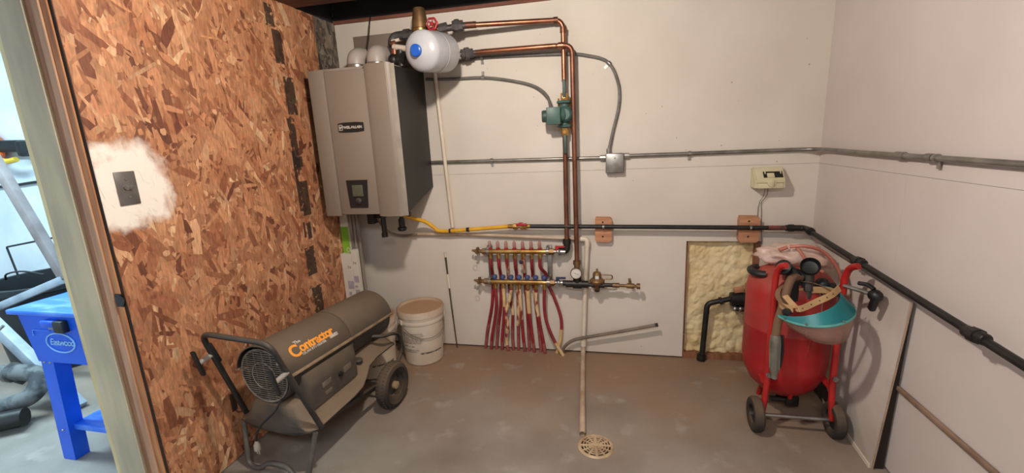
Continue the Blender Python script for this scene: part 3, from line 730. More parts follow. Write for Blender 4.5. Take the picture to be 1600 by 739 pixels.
# circulator pump
t = thing('circulator_pump', 'green circulator pump on the copper drop pipe', 'pump', (-0.262, 2.69, 1.46))
px = -0.258
bm = B()
for z, s in ((1.625, 1), (1.487, -1)):
    lathe(bm, [(0.024, 0), (0.046, 0.004), (0.046, 0.016), (0.02, 0.02)], (px, PY, z - 0.008), seg=8)
cyl(bm, (px, PY, 1.48), (px, PY, 1.635), 0.026, 16)
lathe(bm, [(0.030, 0.03), (0.046, 0.02), (0.049, 0.0), (0.047, -0.03), (0.040, -0.04), (0.030, -0.05)], (px + 0.004, PY, 1.555), (0, 1, 0), 28)
obj('volute', bm, 'pump', t)
bm = B(); lathe(bm, [(0.040, 0), (0.042, 0.02), (0.040, 0.05), (0, 0.05)], (px - 0.006, PY - 0.03, 1.555), (-0.9, -0.35, 0), 24); obj('motor', bm, 'pump', t)
bm = B(); boxm(bm, (0.080, 0.06, 0.096), Matrix.Translation((px - 0.058, PY - 0.078, 1.548)) @ Matrix.Rotation(0.10, 4, 'Z'), 0.004); ctlb = obj('control_box', bm, 'pump', t)
bm = B(); lathe(bm, [(0.034, 0), (0.034, 0.020), (0.030, 0.026), (0, 0.026)], (px - 0.098, PY - 0.080, 1.548), (-1, -0.1, 0), 20); obj('motor_cap', bm, 'pump_dark', t)
bm = B(); boxm(bm, (0.018, 0.014, 0.10), Matrix.Translation((px + 0.002, PY - 0.026, 1.70)), 0.003); obj('isolation_lever', bm, 'pump_dark', t)
bm = B(); boxm(bm, (0.018, 0.014, 0.11), Matrix.Translation((px + 0.002, PY - 0.026, 1.385)), 0.003); obj('isolation_lever', bm, 'pump_dark', t)
for z, zb_ in ((1.655, 1.625), (1.455, 1.487)):
    bm = B(); cyl(bm, (px, PY, z - 0.022), (px, PY, z + 0.022), 0.022, 8); cyl(bm, (px, PY - 0.012, z), (px, PY - 0.03, z), 0.010, 10); obj('flange_valve', bm, 'brass', t)
    for sx_ in (-1, 1):
        bm = B(); cyl(bm, (px + sx_ * 0.034, PY, zb_ - 0.024), (px + sx_ * 0.034, PY, zb_ + 0.024), 0.006, 6); obj('flange_bolt', bm, 'brass', t)

# ------------------------------------------------------------------ electrical runs
def strap(name, p, n, d, r, par):
    bm = B(); p = Vector(p); n = Vector(n); d = Vector(d).normalized(); u = n.cross(d).normalized()
    lathe(bm, [(r + 0.003, -0.008), (r + 0.003, 0.008)], p, d, 16)
    boxm(bm, (0.016, 0.003, 0.03), Matrix(((d.x, n.x, u.x, p.x), (d.y, n.y, u.y, p.y), (d.z, n.z, u.z, p.z), (0, 0, 0, 1))) @ Matrix.Translation((0, r - 0.001, r + 0.012)))
    return obj(name, bm, 'zinc', par)


t = thing('flexible_conduit', 'long grey flexible conduit arching over to the wall junction box', 'conduit', (-0.004, 2.74, 1.32))
bm = B(); tube(bm, spline([(-0.96, 2.715, 1.895), (-0.86, D - 0.012, 1.912), (-0.758, D - 0.010, 1.92), (-0.568, D - 0.010, 1.915), (-0.263, D - 0.010, 1.900), (-0.134, D - 0.010, 1.882), (-0.008, D - 0.010, 1.834), (0.05, D - 0.010, 1.714), (0.054, D - 0.010, 1.59), (0.021, D - 0.012, 1.446), (-0.004, D - 0.022, 1.335)], 8), 0.0095, 10)
obj('conduit', bm, 'flex', t)
strap('strap', (-0.758, D - 0.011, 1.92), (0, 1, 0), (1, 0, 0), 0.0095, t); strap('strap', (-0.002, D - 0.011, 1.828), (0, 1, 0), (1, 0, -1), 0.0095, t)
bm = B(); cyl(bm, (-0.004, D - 0.022, 1.318), (-0.004, D - 0.022, 1.345), 0.014, 12); obj('connector', bm, 'zinc', t)

t = thing('pump_conduit', 'grey flexible conduit drooping from the boiler to the green pump', 'conduit', (-0.32, 2.70, 1.60))
bm = B(); tube(bm, spline([(-1.13, D - 0.012, 1.822), (-0.981, D - 0.012, 1.812), (-0.758, D - 0.012, 1.805), (-0.575, D - 0.012, 1.773), (-0.439, D - 0.02, 1.731), (-0.36, D - 0.06, 1.668), (-0.332, PY - 0.055, 1.592)], 8), 0.009, 10)
obj('conduit', bm, 'flex', t)
strap('strap', (-0.758, D - 0.012, 1.806), (0, 1, 0), (-1, 0, 0), 0.009, t)

t = thing('rigid_conduit', 'straight grey metal conduit crossing both white walls round the corner', 'conduit', (0.5, D, 1.30))
bm = B(); tube(bm, [(-1.14, D - 0.014, 1.305), (-0.02, D - 0.016, 1.293)], 0.0105, 12); obj('conduit', bm, 'zinc_pipe', t)
bm = B(); tube(bm, fillet([(0.085, D - 0.016, 1.300), (0.454, D - 0.016, 1.299), (XR - 0.02, D - 0.016, 1.298), (XR - 0.02, 2.3, 1.294), (XR - 0.02, 0.4, 1.293)], 0.13, 10), 0.0105, 12); obj('conduit', bm, 'zinc_pipe', t)
for p, n, d in (((-0.731, D - 0.014, 1.302), (0, 1, 0), (1, 0, 0)), ((0.454, D - 0.016, 1.299), (0, 1, 0), (1, 0, 0)), ((XR - 0.02, 1.832, 1.294), (1, 0, 0), (0, -1, 0)), ((XR - 0.02, 0.9, 1.293), (1, 0, 0), (0, -1, 0))):
    strap('strap', p, n, d, 0.0115, t)
bm = B(); cyl(bm, (XR - 0.02, 2.055, 1.294), (XR - 0.02, 2.005, 1.294), 0.0145, 14); obj('coupling', bm, 'zinc_pipe', t)
bm = B(); cyl(bm, (XR - 0.02, 1.88, 1.294), (XR - 0.02, 1.845, 1.294), 0.0145, 14); obj('coupling', bm, 'zinc_pipe', t)

t = thing('junction_box', 'square grey steel junction box on the conduit across the back wall', 'junction box', (0.032, D, 1.20))
bm = B(); box(bm, (-0.022, D - 0.048, 1.202), (0.084, D - 0.0005, 1.318), 0.006); obj('box', bm, 'zinc_pipe', t)
bm = B(); box(bm, (-0.019, D - 0.053, 1.205), (0.081, D - 0.0485, 1.315), 0.003); cov = obj('cover_plate', bm, 'zinc', t)
bm = B()
for x, z in ((-0.011, 1.213), (0.073, 1.307), (0.031, 1.29), (0.031, 1.26), (0.031, 1.235)): lathe(bm, [(0.005, 0), (0.004, 0.002), (0, 0.0025)], (x, D - 0.0528, z), (0, -1, 0), 8)
obj('screw', bm, 'zinc', cov)
bm = B()
for a, b in (((-0.022, 1.293), (-0.055, 1.293)), ((0.084, 1.300), (0.115, 1.300))): cyl(bm, (a[0], D - 0.016, a[1]), (b[0], D - 0.016, b[1]), 0.017, 10)
obj('connector', bm, 'zinc', t)

# ------------------------------------------------------------------ white drains
bm = B(); tube(bm, [(-1.062, D - 0.03, 1.87), (-1.0225, D - 0.03, 0.872)], 0.0125, 12)
tag(obj('relief_pipe', bm, 'pvc'), 'thin white plastic pipe dropping beside the boiler to the yellow hose', 'pipe')

t = thing('condensate_drain', 'white plastic drain pipe running down the wall and over the floor to the grate', 'pipe', (-0.15, 2.70, 0))
bm = B(); tube(bm, spline([(-1.50, 2.60, 0.975), (-1.47, 2.66, 0.87), (-1.40, 2.71, 0.822), (-1.31, 2.722, 0.822), (-1.28, 2.722, 0.827)], 6), 0.009, 8); obj('grey_hose', bm, 'grey_stub', t)
bm = B(); tube(bm, [(-1.30, D - 0.022, 0.826), (-0.88, D - 0.022, 0.822), (-0.20, D - 0.022, 0.794)], 0.0115, 10); obj('branch_pipe', bm, 'pvc_dirty', t)
bm = B(); tube(bm, fillet([(-0.215, D - 0.028, 0.793), (-0.135, D - 0.03, 0.793), (-0.155, D - 0.03, 0.40), (-0.168, D - 0.035, 0.085)], 0.035, 8), 0.0145, 14)
obj('drop_pipe', bm, 'pvc', t)
bm = B(); cyl(bm, (-0.168, D - 0.035, 0.112), (-0.1685, D - 0.037, 0.068), 0.0185, 14); obj('coupling', bm, 'pvc', t)
bm = B(); tube(bm, fillet([(-0.195, D - 0.028, 0.793), (-0.135, D - 0.03, 0.793), (-0.137, D - 0.03, 0.745)], 0.035, 8), 0.0175, 14); obj('elbow', bm, 'pvc', t)
bm = B(); tube(bm, fillet([(-0.1685, D - 0.037, 0.07), (-0.17, D - 0.045, 0.018), (-0.150, 2.30, 0.0165), (-0.127, 1.895, 0.0165)], 0.03, 6), 0.0150, 14, cap=False)
tube(bm, [(-0.130, 1.96, 0.0165), (-0.127, 1.895, 0.0165)], 0.0115, 14, cap=False)
obj('floor_pipe', bm, 'pvc_dirty', t)
# grate
t = thing('floor_drain', 'round cream slotted drain grate in the concrete floor', 'drain', (-0.062, 1.838, 0))
bm = B(); lathe(bm, [(0.078, 0.0004), (0, 0.0004)], (-0.062, 1.838, 0), seg=40, cap=False); obj('sump', bm, 'hole', t)
bm = B(); c = Vector((-0.062, 1.838, 0.004))
for r in (0.078,): lathe(bm, [(r - 0.010, 0.0006), (r - 0.008, 0.005), (r, 0.006), (r + 0.006, 0.0006)], (c.x, c.y, 0), seg=48, cap=False)
for r in (0.058, 0.045, 0.032, 0.019): tube(bm, [(c.x + r * math.cos(2 * PI * k / 36), c.y + r * math.sin(2 * PI * k / 36), 0.0042) for k in range(36)], 0.0032, 6, closed=True)
for k in range(12):
    a = 2 * PI * k / 12 + 0.1; beam(bm, (c.x, c.y, 0.0045), (c.x + 0.074 * math.cos(a), c.y + 0.074 * math.sin(a), 0.0045), 0.007 if k % 3 else 0.012, 0.005)
lathe(bm, [(0.012, 0.001), (0.011, 0.008), (0, 0.008)], (c.x, c.y, 0), seg=16)
obj('grate', bm, 'grate', t)

# ------------------------------------------------------------------ gas line
t = thing('gas_line', 'black iron gas pipe on wood blocks with a yellow hose end along both walls', 'pipe', (0.2, 2.69, 0.87))
GY = D - 0.062
bm = B(); tube(bm, spline([(-1.30, 2.58, 0.985), (-1.25, 2.62, 0.957), (-1.19, 2.67, 0.925), (-1.14, GY, 0.878), (-1.118, GY, 0.859), (-1.06, GY, 0.854), (-0.953, GY, 0.860), (-0.734, GY, 0.876), (-0.63, GY, 0.884)], 8), 0.0125, 12)
obj('gas_hose', bm, 'yellow', t, label='yellow corrugated gas hose')
bm = B(); lathe(bm, [(0.015, -0.01), (0.015, 0.01)], (-0.905, GY, 0.8635), (1, 0, 0.06), 12); lathe(bm, [(0.015, -0.006), (0.015, 0.006)], (-1.03, GY, 0.855), (1, 0, 0.06), 12); obj('hose_tie', bm, 'black', t)
bm = B(); cyl(bm, (-0.635, GY, 0.884), (-0.49, GY, 0.884), 0.014, 12); cyl(bm, (-0.60, GY, 0.884), (-0.575, GY, 0.884), 0.02, 6); cyl(bm, (-0.555, GY, 0.884), (-0.515, GY, 0.884), 0.02, 12); cyl(bm, (-0.535, GY, 0.884), (-0.535, GY - 0.03, 0.898), 0.008, 8); obj('shutoff_valve', bm, 'brass', t)
bm = B(); boxm(bm, (0.07, 0.012, 0.014), Matrix.Translation((-0.540, GY - 0.034, 0.902)), 0.003); boxm(bm, (0.025, 0.014, 0.02), Matrix.Translation((-0.545, GY - 0.03, 0.905)), 0.003); obj('valve_handle', bm, 'red_handle', t, label='red shutoff handle')
gr = 0.0132
bm = B(); tube(bm, [(-0.50, GY, 0.884), (0.2, GY, 0.877), (0.88, GY, 0.868)], gr, 14); obj('pipe', bm, 'black_iron', t)
bm = B(); tube(bm, [(0.88, GY, 0.868), (0.985, GY, 0.867)], gr + 0.0008, 14); obj('red_painted_length', bm, mat('faded_red_paint', (132, 64, 54), 0.6, rgb2=(60, 44, 40), scale=30), t, label='short faded red length')
bm = B(); tube(bm, fillet([(0.97, GY, 0.867), (1.066, GY, 0.866), (1.066, GY - 0.10, 0.862)], 0.03, 8), 0.0175, 14); cyl(bm, (0.985, GY, 0.867), (1.01, GY, 0.867), 0.021, 12); cyl(bm, (1.066, GY - 0.055, 0.864), (1.066, GY - 0.085, 0.863), 0.021, 12); obj('elbow', bm, 'black_iron', t)
def gz(y): return 0.866 - (GY - y) * 0.06
bm = B(); tube(bm, [(1.066, GY - 0.06, gz(GY - .06)), (1.066, 0.3, gz(0.3))], gr, 14); obj('pipe', bm, 'black_iron', t)
for y in (2.13, 1.475):
    bm = B(); lathe(bm, [(0.016, -0.04), (0.019, -0.035), (0.019, 0.035), (0.016, 0.04)], (1.066, y, gz(y)), (0, 1, -0.06), 14); lathe(bm, [(0.024, -0.012), (0.024, 0.012)], (1.066, y, gz(y)), (0, 1, -0.06), 8); obj('union', bm, 'black_iron', t)
for cx, lab in ((-0.036, 'small brown wood block under the black gas pipe, beside the copper pipes'), (0.789, 'small brown wood block under the black gas pipe, above the foam opening')):
    t = thing('mounting_block', lab, 'wood block', (cx, D, 0.85), group='wood blocks holding the gas pipe')
    bm = B(); hw = 0.051 if cx < 0 else 0.055
    prism(bm, [(-hw, 0.912), (-hw + 0.004, 0.932), (hw - 0.012, 0.930), (hw, 0.918), (hw, 0.790), (hw - 0.014, 0.776), (-hw + 0.01, 0.778), (-hw, 0.792)], (cx, D - 0.0005, 0), (1, 0, 0), (0, 0, 1), 0.042); obj('block', bm, 'block', t)
    bm = B(); zc = 0.877 if cx < 0 else 0.869
    lathe(bm, [(gr + 0.002, -0.006), (gr + 0.002, 0.006)], (cx, GY, zc), (1, 0, 0), 16); sphere(bm, (cx, GY - gr - 0.001, zc), 0.007, 8); obj('clamp', bm, 'zinc', t)
    bm = B()
    for z in (0.903, 0.812): lathe(bm, [(0.006, 0), (0.004, 0.002), (0, 0.002)], (cx - 0.004, D - 0.0425, z), (0, -1, 0), 8)
    obj('screw', bm, 'black_iron', t)

# ------------------------------------------------------------------ heating manifolds
MY = D - 0.07
def manifold(name, lab, z, xs, upper):
    t = thing(name, lab, 'manifold', (-0.58, MY, z), group='brass heating manifolds')
    bm = B(); tube(bm, [(-0.79, MY, z), (-0.365, MY, z)], 0.0165, 16); obj('bar', bm, 'brass', t)
    bm = B()
    lathe(bm, [(0.021, -0.014), (0.021, 0.014)], (-0.800, MY, z), (1, 0, 0), 6)
    cyl(bm, (-0.86, MY, z), (-0.80, MY, z), 0.013, 10); cyl(bm, (-0.845, MY, z), (-0.845, MY, z + 0.026), 0.011, 8); cyl(bm, (-0.845, MY, z), (-0.845, MY - 0.03, z - 0.004), 0.010, 8)
    cyl(bm, (-0.885, MY, z + 0.006), (-0.85, MY, z), 0.006, 8, 0.013); obj('end_fitting', bm, 'brass_dull', t)
    bm = B(); lathe(bm, [(0.021, -0.014), (0.021, 0.014)], (-0.358, MY, z), (1, 0, 0), 6); cyl(bm, (-0.365, MY, z), (-0.335, MY, z), 0.017, 8); obj('end_fitting', bm, 'brass_dull', t)
    bm = B(); pts = [(-0.862 + 0.014 * math.cos(a), MY - 0.032, z - 0.034 + 0.018 * math.sin(a)) for a in [2 * PI * k / 16 for k in range(16)]]
    tube(bm, pts, 0.0018, 6, closed=True); obj('cap_chain', bm, 'zinc', t)
    for x in (-0.776, -0.384):
        bm = B(); boxm(bm, (0.018, 0.05, 0.05), Matrix.Translation((x, MY + 0.012, z + 0.004)), 0.003); lathe(bm, [(0.022, -0.009), (0.022, 0.009)], (x, MY, z), (1, 0, 0), 16)
        cyl(bm, (x, MY, z + 0.02), (x, MY, z + 0.038), 0.006, 8); obj('clamp', bm, 'zinc', t)
    # ball valve
    bm = B(); cyl(bm, (-0.342, MY, z), (-0.27 if upper else -0.29, MY, z), 0.016, 12); sphere(bm, (-0.318, MY, z), 0.021, 12); cyl(bm, (-0.318, MY, z), (-0.318, MY, z + 0.02), 0.008, 8); obj('ball_valve', bm, 'zinc', t)
    bm = B(); boxm(bm, (0.06, 0.014, 0.012), Matrix.Translation((-0.302, MY - 0.004, z + 0.034)), 0.003); boxm(bm, (0.022, 0.018, 0.026), Matrix.Translation((-0.324, MY - 0.002, z + 0.026)), 0.003)
    obj('valve_handle', bm, 'red_handle' if upper else 'blue_dark', t, label='red lever handle' if upper else 'navy blue lever handle')
    bm = B(); prism(bm, [(0, -0.026), (0.013, -0.008), (0.010, 0.012), (-0.010, 0.012), (-0.013, -0.008)][::-1], (-0.325, MY - 0.018, z - 0.012), (1, 0, 0), (0, 0, 1), -0.004); obj('tag_plate', bm, 'zinc', t)
    for x in xs:
        bm = B(); cyl(bm, (x, MY, z - 0.012), (x, MY, z - 0.03), 0.011, 10); lathe(bm, [(0.0135, 0), (0.0135, 0.022)], (x, MY, z - 0.046), (0, 0, 1), 6); obj('outlet_nut', bm, 'brass', t)
        if upper:
            bm = B(); lathe(bm, [(0.0125, 0.012), (0.0125, 0.024), (0.009, 0.026)], (x, MY, z)); fm = obj('flow_meter', bm, 'red_handle', t)
            bm = B(); lathe(bm, [(0.009, 0.026), (0.0115, 0.034), (0.0115, 0.055), (0.006, 0.070), (0, 0.072)], (x, MY, z), seg=12); obj('sight_glass', bm, M['sight'], fm)
            bm = B(); cyl(bm, (x, MY, z + 0.022), (x, MY, z + 0.05), 0.006, 8); obj('float', bm, 'red_handle', fm)
        else:
            bm = B(); lathe(bm, [(0.010, 0.010), (0.010, 0.022), (0.0175, 0.024), (0.0185, 0.036), (0.014, 0.045), (0, 0.046)], (x, MY, z), seg=16); obj('valve_cap', bm, 'blue_handle', t)
    return t


M['sight'] = mat('sight_glass', (190, 140, 128), 0.2, alpha=0.7)
ux = [-0.763 + 0.0548 * k for k in range(7)]; lx = [-0.741 + 0.0548 * k for k in range(7)]
ZU, ZL = 0.720, 0.514
manifold('heating_manifold', 'upper brass manifold with flow meters and red lever on the back wall', ZU, ux, True)
t = manifold('heating_manifold', 'lower brass manifold with round blue caps and navy lever on the back wall', ZL, lx, False)
for x, lab in ((-0.776, 'zinc upright rail carrying both brass manifolds at their chained ends'), (-0.378, 'zinc upright rail carrying both brass manifolds beside the lever handles')):
    bm = B(); beam(bm, (x, D - 0.018, ZL - 0.03), (x, D - 0.018, ZU + 0.03), 0.022, 0.030, (1, 0, 0), 0.002)
    tag(obj('manifold_bracket', bm, 'zinc'), lab, 'bracket', 'manifold rails')
# zip tie knob on the fifth upper outlet
t2 = thing('drain_cock', 'small dark purple cock hanging from the fifth upper manifold outlet', 'valve', (ux[4], MY, 0.64))
bm = B(); cyl(bm, (ux[4] - 0.010, MY - 0.018, ZU + 0.022), (ux[4] - 0.010, MY - 0.018, 0.665), 0.003, 6); obj('cord', bm, 'brass', t2)
bm = B(); lathe(bm, [(0.010, 0), (0.014, 0.004), (0.014, 0.012), (0, 0.016)], (ux[4] - 0.012, MY - 0.012, 0.655), (0.2, -1, 0), 10); obj('knob', bm, mat('purple_knob', (52, 36, 66), 0.5), t2)

# tubing: seven from each manifold, interleaved
foot = {('u', 0): (-0.853, 2.748), ('l', 0): (-0.808, 2.738), ('u', 1): (-0.772, 2.744), ('l', 1): (-0.729, 2.738), ('u', 2): (-0.651, 2.744), ('l', 2): (-0.682, 2.724), ('u', 3): (-0.614, 2.744), ('l', 3): (-0.568, 2.732),
        ('u', 4): (-0.537, 2.743), ('l', 4): (-0.501, 2.728), ('u', 5): (-0.456, 2.74), ('l', 5): (-0.425, 2.719), ('u', 6): (-0.346, 2.735), ('l', 6): (-0.300, 2.70)}
ordn = ['first', 'second', 'third', 'fourth', 'fifth', 'sixth', 'seventh']
TR = 0.0108
for (row, k), (fx, fy) in foot.items():
    x = ux[k] if row == 'u' else lx[k]; zt_ = (ZU if row == 'u' else ZL) - 0.046
    if row == 'u':
        pts = [(x, MY, zt_), (x, MY + 0.006, zt_ - 0.06), (x + (0.028 if k == 6 else -0.004), D - 0.026, 0.56), (x + (0.033 if k == 6 else -0.006), D - 0.018, 0.50)]
        if k == 6: pts += [(-0.355, D - 0.016, 0.39), (-0.315, D - 0.018, 0.25), (-0.318, D - 0.02, 0.12), (fx, fy, 0.0)]
        elif k == 2: pts += [(x + 0.005, D - 0.016, 0.36), (x + 0.01, D - 0.016, 0.26), (fx + 0.0, fy - 0.005, 0.12), (fx, fy, 0.0)]
        else: pts += [(x * 0.75 + fx * 0.25, D - 0.016, 0.33), (x * 0.3 + fx * 0.7, D - 0.017, 0.15), (fx, fy, 0.0)]
    else:
        if k == 6: pts = [(x, MY, zt_), (x - 0.004, MY, 0.36), (x + 0.006, MY, 0.25), (x + 0.05, MY + 0.002, 0.12), (fx, fy, 0.0)]
        elif k == 2: pts = [(x, MY, zt_), (x - 0.02, MY, 0.38), (x - 0.048, MY, 0.29), (x - 0.04, MY, 0.2), (fx - 0.01, fy, 0.08), (fx, fy, 0.0)]
        else: pts = [(x, MY, zt_), (x, MY + 0.004, 0.36), (x * 0.75 + fx * 0.25, MY + 0.01, 0.25), (x * 0.25 + fx * 0.75, MY + 0.02, 0.10), (fx, fy, 0.0)]
    lab = {('u', 6): 'seventh red tube of the upper manifold, bowing out and crossing its neighbour', ('l', 6): 'seventh red tube of the lower manifold, swinging out to a pale foot'}.get((row, k), f'{ordn[k]} red heating tube from the chained end of the {"upper" if row == "u" else "lower"} brass manifold')
    t = thing('heating_tube', lab, 'tube', (fx, fy, 0), group='red heating tubes')
    P = spline(pts, 10)
    bm = B(); tube(bm, P, TR, 10); obj('tube', bm, 'pex', t)
    nn = len(P)
    def part(a, b, r, m, nm):
        bm = B(); tube(bm, P[int(a * (nn - 1)):int(b * (nn - 1)) + 1], r, 10); obj(nm, bm, m, t)
    part(0.80 if (row, k) != ('l', 6) else 0.8, 1.0, TR + 0.0006, 'pex_foot' if k != 6 else 'tan_wrap', 'dusty_foot')
    W = {('u', 2): [(0.10, 0.36, 'wrap'), (0.5, 0.72, 'wrap')], ('l', 1): [(0.02, 0.3, 'tan_wrap')], ('l', 2): [(0.02, 0.88, 'wrap')], ('l', 3): [(0.02, 0.5, 'wrap')], ('u', 3): [(0.5, 0.8, 'wrap')], ('l', 4): [(0.04, 0.42, 'tan_wrap')],
         ('u', 4): [(0.02, 0.3, 'wrap'), (0.42, 0.62, 'wrap')], ('u', 5): [(0.42, 0.72, 'wrap')], ('l', 5): [(0.05, 0.45, 'wrap')]}
    for a, b, m in W.get((row, k), ()): part(a, b, TR + (0.003 if (row, k) == ('l', 4) else 0.0009), m, 'foam_wrap')

# pressure reducing valve and tail
t = thing('pressure_valve', 'bell shaped brass reducing valve with a tailpiece beside the gauge', 'valve', (-0.06, RY, 0.50))
VZ = 0.512
bm = B(); cyl(bm, (-0.14, RY, VZ), (0.03, RY, VZ), 0.013, 12); cyl(bm, (-0.11, RY, VZ), (-0.03, RY, VZ), 0.02, 8); obj('body', bm, 'black_iron', t)
bm = B(); lathe(bm, [(0.0, -0.036), (0.017, -0.036), (0.02, -0.012), (0.030, 0.0), (0.046, 0.012), (0.048, 0.022), (0.040, 0.032), (0.028, 0.040), (0.026, 0.064), (0.022, 0.076), (0.008, 0.080), (0.006, 0.098), (0, 0.10)], (-0.075, RY, VZ + 0.006), seg=26); bell = obj('bell', bm, 'brass_dull', t)
bm = B(); box(bm, (-0.086, RY - 0.029, VZ + 0.046), (-0.064, RY - 0.0245, VZ + 0.066)); obj('paper_tag', bm, 'dial', bell)
bm = B(); tube(bm, fillet([(-0.05, RY - 0.005, VZ + 0.068), (0.018, RY - 0.005, VZ + 0.066), (0.018, RY - 0.005, VZ + 0.040), (-0.04, RY - 0.005, VZ + 0.038)], 0.012), 0.004, 8); obj('fast_fill_lever', bm, 'brass_dull', t)
bm = B(); lathe(bm, [(0.015, 0), (0.017, 0.008), (0.017, 0.016), (0, 0.018)], (-0.075, RY, VZ - 0.044), (0, 0, 1), 12); obj('bottom_plug', bm, 'black', t)
bm = B(); cyl(bm, (0.01, RY, VZ), (0.18, RY, VZ - 0.003), 0.010, 12); cyl(bm, (0.02, RY, VZ), (0.062, RY, VZ), 0.016, 8); cyl(bm, (0.105, RY, VZ - .001), (0.15, RY, VZ - 0.003), 0.017, 12); cyl(bm, (0.165, RY, VZ - 0.003), (0.185, RY, VZ - 0.003), 0.019, 8)
cyl(bm, (0.128, RY, VZ), (0.122, RY, VZ + 0.036), 0.009, 10); boxm(bm, (0.016, 0.03, 0.012), Matrix.Translation((0.121, RY, VZ + 0.038)), 0.003); obj('tailpiece', bm, 'brass_dull', t)
t = thing('supply_nipple', 'dark iron nipple between the lower manifold and the gauge tee', 'pipe', (-0.26, MY, ZL))
bm = B(); cyl(bm, (-0.29, MY, ZL), (-0.20, MY - 0.004, ZL), 0.014, 12); cyl(bm, (-0.292, MY, ZL), (-0.268, MY, ZL), 0.019, 8); obj('nipple', bm, 'black_iron', t)

# ------------------------------------------------------------------ beige control box
t = thing('control_box', 'cream wall control box with open dark slot and sloping top', 'control box', (0.865, D, 1.10))
ycb = D - 0.085
bm = B()
prism(bm, [(D - 0.0005, 1.098), (D - 0.0005, 1.206), (D - 0.03, 1.203), (ycb, 1.140), (ycb, 1.098)], (0.789, 0, 0), (0, 1, 0), (0, 0, 1), 0.152)
obj('case', bm, 'beige_box', t)
bm = B(); box(bm, (0.805, ycb - 0.006, 1.096), (0.931, ycb, 1.124), 0.003); obj('lower_cover', bm, 'beige_box', t)
bm = B(); prism(bm, [(D - 0.034, 1.204), (D - 0.028, 1.208), (ycb - 0.006, 1.143), (ycb - 0.006, 1.128), (ycb - 0.001, 1.127), (ycb - 0.001, 1.139)], (0.795, 0, 0), (0, 1, 0), (0, 0, 1), 0.142); obj('upper_cover', bm, 'beige_box', t)
n = Vector((0, -0.78, 0.62)).normalized()
bm = B()
def slope(x, s, h): return Vector((x, D - 0.031 + (ycb - 0.006 - D + 0.031) * s, 1.2065 + (1.143 - 1.2065) * s)) + Vector((0, -0.08, 0.052)).normalized() * h * 0 + Vector((0, -0.8, 0.6)) * h
q = [slope(0.834, 0.36, 0.0), slope(0.930, 0.36, 0.0), slope(0.930, 0.82, 0.0), slope(0.834, 0.82, 0.0)]
vv = [bm.verts.new(p + Vector((0, -0.002, 0.0024))) for p in q] + [bm.verts.new(p + Vector((0, 0.002, -0.003))) for p in q]
for f in ((0, 1, 2, 3), (7, 6, 5, 4), (0, 4, 5, 1), (1, 5, 6, 2), (2, 6, 7, 3), (3, 7, 4, 0)): bm.faces.new([vv[i] for i in f])
obj('dark_slot', bm, 'ink', t)
bm = B()
for x0_, x1_, s0, s1 in ((0.851, 0.886, 0.52, 0.84), (0.840, 0.845, 0.34, 0.56), (0.918, 0.923, 0.34, 0.56)):
    q = [slope(x0_, s0, 0.0), slope(x1_, s0, 0.0), slope(x1_, s1, 0.0), slope(x0_, s1, 0.0)]
    vv = [bm.verts.new(p + Vector((0, -0.005, 0.0054))) for p in q] + [bm.verts.new(p) for p in q]
    for f in ((0, 1, 2, 3), (7, 6, 5, 4), (0, 4, 5, 1), (1, 5, 6, 2), (2, 6, 7, 3), (3, 7, 4, 0)): bm.faces.new([vv[i] for i in f])
obj('slot_cover', bm, 'beige_box', t)
bm = B(); lathe(bm, [(0.022, 0), (0.020, 0.006), (0.0, 0.008)], (0.872, ycb - 0.005, 1.124), (0, -1, 0), 20); boxm(bm, (0.006, 0.012, 0.026), Matrix.Translation((0.876, ycb - 0.014, 1.126)), 0.002); obj('dial_knob', bm, 'beige_box', t)
for i, (dx, w_) in enumerate(((0.0, 'left'), (0.016, 'right'))):
    bm = B(); tube(bm, spline([(0.852 + dx, D - 0.05, 1.10), (0.858 + dx * 1.0, D - 0.022, 1.05), (0.842 + dx * 0.7, D - 0.010, 1.005), (0.838 + dx * 1.2, D - 0.006, 0.95), (0.846 + dx * 1.1, D - 0.004, 0.86), (0.856 + dx * 1.1, D - 0.004, 0.76)], 6), 0.0016, 6)
    tag(obj('bell_wire', bm, 'flex'), f'thin grey wire hanging from the cream control box, {w_} of two', 'wire', 'wires under the cream control box')

# ------------------------------------------------------------------ black water pipe in the foam bay
t = thing('water_pipe', 'black pipe rising from the floor into the foam opening behind the red tank', 'pipe', (0.573, 2.752, 0))
bm = B(); tube(bm, fillet([(0.572, 2.748, 0.0), (0.588, 2.742, 0.385), (0.648, 2.742, 0.402), (0.74, 2.742, 0.425)], 0.05, 8), 0.0165, 14); obj('pipe', bm, 'black_iron', t)
bm = B(); cyl(bm, (0.655, 2.742, 0.403), (0.672, 2.742, 0.408), 0.023, 10); cyl(bm, (0.569, 2.748, 0.0005), (0.571, 2.748, 0.04), 0.026, 14); obj('collar', bm, 'black_iron', t)
bm = B(); box(bm, (0.715, 2.70, 0.385), (0.86, 2.75, 0.465), 0.012); cyl(bm, (0.715, 2.725, 0.425), (0.86, 2.725, 0.43), 0.042, 12); cyl(bm, (0.73, 2.715, 0.37), (0.86, 2.715, 0.37), 0.018, 10); obj('valve_body', bm, 'black', t)
bm = B(); boxm(bm, (0.055, 0.03, 0.03), Matrix.Translation((0.755, 2.72, 0.487)) @ Matrix.Rotation(-0.2, 4, 'Y'), 0.005); cyl(bm, (0.785, 2.72, 0.46), (0.79, 2.72, 0.53), 0.003, 6); obj('brass_bracket', bm, 'block', t)
bm = B()
for x in (0.735, 0.765, 0.795): sphere(bm, (x, 2.697, 0.375), 0.015, 10)
obj('bolt', bm, 'zinc', t)

